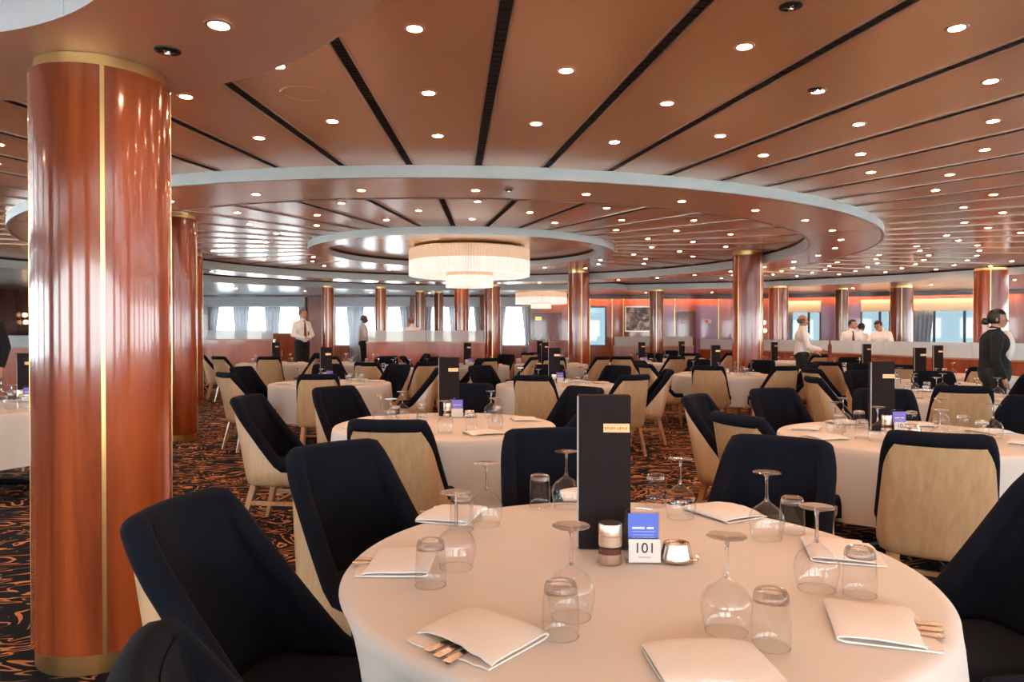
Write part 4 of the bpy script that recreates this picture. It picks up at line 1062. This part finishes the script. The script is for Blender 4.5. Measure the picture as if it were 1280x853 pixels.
# ------------------------------------------------------------------ people
def blob(parts, voxel, name, m_, parent, smooth=4):
    mb = MB()
    for p in parts:
        if p[0] == 'c': mb.capsule(*p[1:])
        else: mb.ellipsoid(*p[1:])
    o = mb.build(name, m_, parent, ang=180)
    md = o.modifiers.new('fuse', 'REMESH'); md.mode = 'VOXEL'; md.voxel_size = voxel
    ms = o.modifiers.new('soft', 'SMOOTH'); ms.iterations = smooth; ms.factor = .5
    dg = bpy.context.evaluated_depsgraph_get(); me = bpy.data.meshes.new_from_object(o.evaluated_get(dg))
    o.modifiers.clear(); o.data = me; me.polygons.foreach_set('use_smooth', [True] * len(me.polygons))
    if not me.materials: me.materials.append(m_)
    return o
def person(x, y, z, facing, H, label, skin='skin', hair='hair', style='short', head_yaw=0, head_pitch=0, larm=None, rarm=None, build=1.0, top='shirt', tie=None, blazer=False, glasses=False, sleeves='long', bun=False, lean_x=0.0, watch=False):
    """facing: world angle of the chest; joints are given for a 1.75 m figure that faces +y"""
    o = empty('person', (x, y, z), facing - PI / 2); tag(o, label, 'person'); k = H / 1.75; o.scale = (k, k, k)
    b = build; V = Vector
    sh = {-1: V((-.172 * b, -.005, 1.395)), 1: V((.172 * b, -.005, 1.395))}
    el = {-1: V((-.235 * b, -.03, 1.14)), 1: V((.235 * b, -.03, 1.14))}; wr = {-1: V((-.225 * b, .06, .90)), 1: V((.225 * b, .06, .90))}
    for s_, arm in ((-1, larm), (1, rarm)):
        if arm: el[s_] = V(arm[0]); wr[s_] = V(arm[1])
    hc = V((0, .035, 1.615)); rot = Matrix.Rotation(R(head_yaw), 3, 'Z') @ Matrix.Rotation(R(head_pitch), 3, 'X')
    nk = V((0, -.005, 1.47)); hp = lambda p: nk + rot @ (V(p) - nk)
    E = lambda c, r: ('e', hp(c), r, 16, 10, rot)
    body = [('c', (0, 0, .98), (0, .0, 1.12), .125 * b, .118 * b), ('c', (-.06 * b, 0, 1.32), (.06 * b, 0, 1.32), .115 * b, .115 * b), ('c', (0, 0, 1.10), (0, -.005, 1.34), .115 * b, .12 * b),
            ('c', (-.14 * b, -.005, 1.395), (.14 * b, -.005, 1.395), .050, .050), ('c', nk - V((0, .005, .05)), hp((0, .012, 1.56)), .062, .054)]
    for s_ in (-1, 1):
        hip = V((s_ * .09 * b, 0, .93)); kn = V((s_ * .10, .015, .50)); an = V((s_ * .10, -.02, .085))
        body += [('c', hip, kn, .088 * b, .058), ('c', kn, an, .056, .038), ('c', an, an + V((s_ * .015, .15, -.05)), .035, .028)]
        body += [('c', sh[s_], el[s_], .052 * (.5 + b / 2), .040), ('c', el[s_], wr[s_], .039, .027)]
        d = (wr[s_] - el[s_]).normalized(); side = V((0, 0, 1)).cross(d); side = side.normalized() if side.length > .2 else V((s_, 0, 0)); curl = V((0, 0, -1)) if abs(d.z) < .8 else V((-s_ * .5, .5, 0)).normalized()
        palm = wr[s_] + d * .045
        body.append(('c', wr[s_], palm + d * .03, .026, .030))
        for q, (off, ln) in enumerate(((-.028, .068), (-.010, .078), (.009, .074), (.027, .058))):
            p0 = palm + d * .035 + side * off; p1 = p0 + d * ln * .55; p2 = p1 + (d * .5 + curl * .6).normalized() * ln * .5
            body += [('c', p0, p1, .0092, .0088), ('c', p1, p2, .0088, .0075)]
        p0 = palm - side * .024 * 1.0 + d * -.005; p1 = p0 - side * .022 + d * .03; p2 = p1 + d * .028 + curl * .008
        body += [('c', p0, p1, .011, .010), ('c', p1, p2, .010, .008)]
    body += [E((0, .025, 1.655), (.077, .094, .094)), E((0, .045, 1.60), (.064, .075, .078)), E((0, .085, 1.553), (.034, .032, .028)), ('c', hp((0, .118, 1.635)), hp((0, .141, 1.600)), .009, .0135), E((0, .110, 1.668), (.052, .018, .014)),
             E((0, .112, 1.571), (.027, .017, .012)), E((-.079, .012, 1.625), (.012, .02, .032)), E((.079, .012, 1.625), (.012, .02, .032)), E((-.036, .085, 1.605), (.026, .03, .026)), E((.036, .085, 1.605), (.026, .03, .026))]
    bo = blob(body, .0075, 'body', M[skin], o, 3)
    # eyes and brows
    for s_ in (-1, 1):
        e = MB(); e.ellipsoid(hp((s_ * .031, .112, 1.640)), (.012, .008, .0065), 10, 6, rot); e.build('eye', M['ink'], o)
        e = MB(); e.ellipsoid(hp((s_ * .033, .118, 1.664)), (.021, .007, .0045), 10, 6, rot); e.build('eyebrow', M['hair'], o)
    m_ = MB(); m_.ellipsoid(hp((0, .128, 1.571)), (.024, .006, .0055), 10, 6, rot); m_.build('mouth', M['tie'], o)
    # hair
    hm = MB(); T = MB(); T.ellipsoid((0, 0, 0), (1, 1, 1), 28, 18); rr = (.086, .104, .104)
    keep = []
    for f in T.f:
        c_ = sum((V(T.v[i]) for i in f), V()) / len(f)
        front = c_.y > .25
        if style == 'bald': ok = -.62 < c_.z < .12 and c_.y < .12
        elif style == 'long': ok = (c_.z > .38 if front else c_.z > -.75)
        else: ok = (c_.z > .52 if front else c_.z > -.55 and not (abs(c_.x) > .8 and c_.z < -.1 and c_.y > -.1))
        if ok: keep.append(f)
    hm.add([hp(V((p[0] * rr[0], p[1] * rr[1] + .02, p[2] * rr[2] + 1.652))) for p in T.v], keep)
    ho = hm.build('hair', M[hair], o, ang=180); sd = ho.modifiers.new('thick', 'SOLIDIFY'); sd.thickness = .014; sd.offset = -.6
    if bun:
        bm_ = MB(); bm_.ellipsoid(hp((0, -.098, 1.60)), (.05, .045, .045), 14, 8, rot); bm_.build('hair_bun', M[hair], o)
    # clothes
    top_parts = [('c', (0, 0, .985), (0, 0, 1.12), .150 * b, .138 * b), ('c', (-.065 * b, .004, 1.32), (.065 * b, .004, 1.32), .13 * b, .13 * b), ('c', (0, 0, 1.10), (0, -.002, 1.34), .136 * b, .134 * b), ('c', (-.05, -.01, 1.43), (-.155 * b, -.005, 1.395), .062, .062), ('c', (.05, -.01, 1.43), (.155 * b, -.005, 1.395), .062, .062),
                 ('c', (0, -.01, 1.44), (0, .0, 1.495), .078, .068)]
    for s_ in (-1, 1):
        top_parts.append(('c', sh[s_], el[s_], .064 * (.5 + b / 2), .054))
        d = wr[s_] - el[s_]
        if sleeves == 'long': top_parts.append(('c', el[s_], el[s_] + d * .88, .056, .042))
        else: top_parts.append(('c', el[s_], el[s_] + d * .15, .054, .050))
    to = blob(top_parts, .011, 'blazer' if blazer else 'shirt', M['blazer' if blazer else top], o, 4)
    tr = [('c', (-.02, 0, .955), (.02, 0, .955), .146 * b, .146 * b)]
    for s_ in (-1, 1):
        hip = V((s_ * .09 * b, 0, .93)); kn = V((s_ * .10, .015, .50)); an = V((s_ * .10, -.02, .10)); tr += [('c', hip, kn, .105 * b, .078), ('c', kn, an, .077, .066)]
    blob(tr, .013, 'trousers', M['trousers'], o, 4)
    for s_ in (-1, 1):
        shm = MB(); shm.capsule((s_ * .105, -.04, .045), (s_ * .12, .15, .036), .046, .036); shm.build('shoe', M['shoe'], o)
    cl = MB(); cl.lathe([(.062, -.02), (.066, .0), (.064, .028), (.058, .03)], 24, (0, -.004, 1.485)); cl.build('collar', M['shirt'], o)
    if tie:
        t = MB(); t.loft([[(-.018, .075, 1.475), (.018, .075, 1.475), (.018, .088, 1.47), (-.018, .088, 1.47)], [(-.012, .128 * b, 1.43), (.012, .128 * b, 1.43), (.012, .137 * b, 1.43), (-.012, .137 * b, 1.43)],
                          [(-.03, .139 * b, 1.28), (.03, .139 * b, 1.28), (.03, .147 * b, 1.28), (-.03, .147 * b, 1.28)], [(-.036, .142 * b, 1.10), (.036, .142 * b, 1.10), (.036, .150 * b, 1.10), (-.036, .150 * b, 1.10)], [(-.003, .142 * b, 1.05), (.003, .142 * b, 1.05), (.003, .149 * b, 1.05), (-.003, .149 * b, 1.05)]])
        t.build('tie', M[tie], o, flat=True)
    if glasses:
        g = MB()
        for s_ in (-1, 1):
            ring = [hp((s_ * .034 + .024 * math.cos(2 * PI * q / 14), .128, 1.640 + .018 * math.sin(2 * PI * q / 14))) for q in range(15)]; g.tube(ring, .003, 6)
            g.tube([hp((s_ * .058, .126, 1.645)), hp((s_ * .088, .06, 1.645)), hp((s_ * .088, .0, 1.64))], .003, 6)
        g.tube([hp((-.01, .13, 1.645)), hp((.01, .13, 1.645))], .003, 6); g.build('spectacles', M['ink'], o)
    return o
FACE = lambda deg: R(deg)
clasp = dict(larm=((-.26, .03, 1.13), (-.045, .235, 1.05)), rarm=((.26, .03, 1.13), (.05, .225, 1.06)))
person(-5.25, 18.0, .2, FACE(-42), 1.83, 'waiter in white shirt and brown tie, hands clasped, before the left windows', hair='hair_grey', tie='tie', head_yaw=28, **clasp)
person(-4.25, 20.6, .2, FACE(15), 1.74, 'person in white shirt seen from the side at the second window bay', skin='skin_dark', hair='hair_grey', larm=((-.24, .05, 1.14), (-.2, .28, 1.06)), rarm=((.25, .05, 1.14), (.2, .28, 1.06)))
person(-2.72, 19.6, .2, FACE(120), 1.66, 'red-haired person in white shirt half hidden behind the frosted bar', hair='hair_red', head_pitch=-18)
person(5.86, 14.55, 0, FACE(-8), 1.79, 'bald waiter in white shirt and black trousers holding a bottle', style='bald', hair='hair_grey', glasses=True, larm=((-.25, .04, 1.13), (-.17, .27, 1.02)), rarm=((.25, .06, 1.12), (.18, .32, 1.06)), head_pitch=4)
person(8.35, 17.7, 0, FACE(-100), 1.76, 'dark-haired waiter in white shirt and brown tie behind the frosted partition', tie='tie', head_yaw=40)
person(9.0, 18.6, 0, FACE(40), 1.70, 'person in white shirt turned away behind the waiter in a brown tie', skin='skin_dark', sleeves='short', head_pitch=-15)
person(8.72, 17.0, 0, FACE(-138), 1.76, 'black-haired waiter in white shirt looking down behind the frosted partition', head_pitch=-30, head_yaw=-16, larm=((-.27, .08, 1.15), (-.15, .34, 1.06)), rarm=((.27, .08, 1.15), (.15, .34, 1.06)))
wmn = person(5.80, 8.65, 0, FACE(-26), 1.70, 'woman in black blazer with hair in a bun walking past the tables', style='long', bun=True, build=1.22, blazer=True, sleeves='long')
bl = MB(); bl.ellipsoid((0, .125, 1.29), (.165, .085, .20), 18, 12); bl.build('blouse', M['shirt'], wmn)
person(-6.70, 9.1, 0, FACE(-80), 1.9, 'person in a black suit cut off by the left picture edge', blazer=True, tie='tie')
# bottle held by the bald waiter
p = Vector((5.86, 14.55, 0)); q = Matrix.Rotation(R(-8) - PI / 2, 3, 'Z') @ Vector((.175, .475, 0)) * 1.02 + p
a = MB(); a.lathe([(0, 0), (.035, 0), (.037, .01), (.037, .17), (.015, .22), (.0135, .29), (.015, .295), (0, .296)], 20)
tag(a.build('bottle', M['tie'], None, (q.x, q.y, 1.0)), 'dark bottle held upright by the bald waiter', 'bottle')
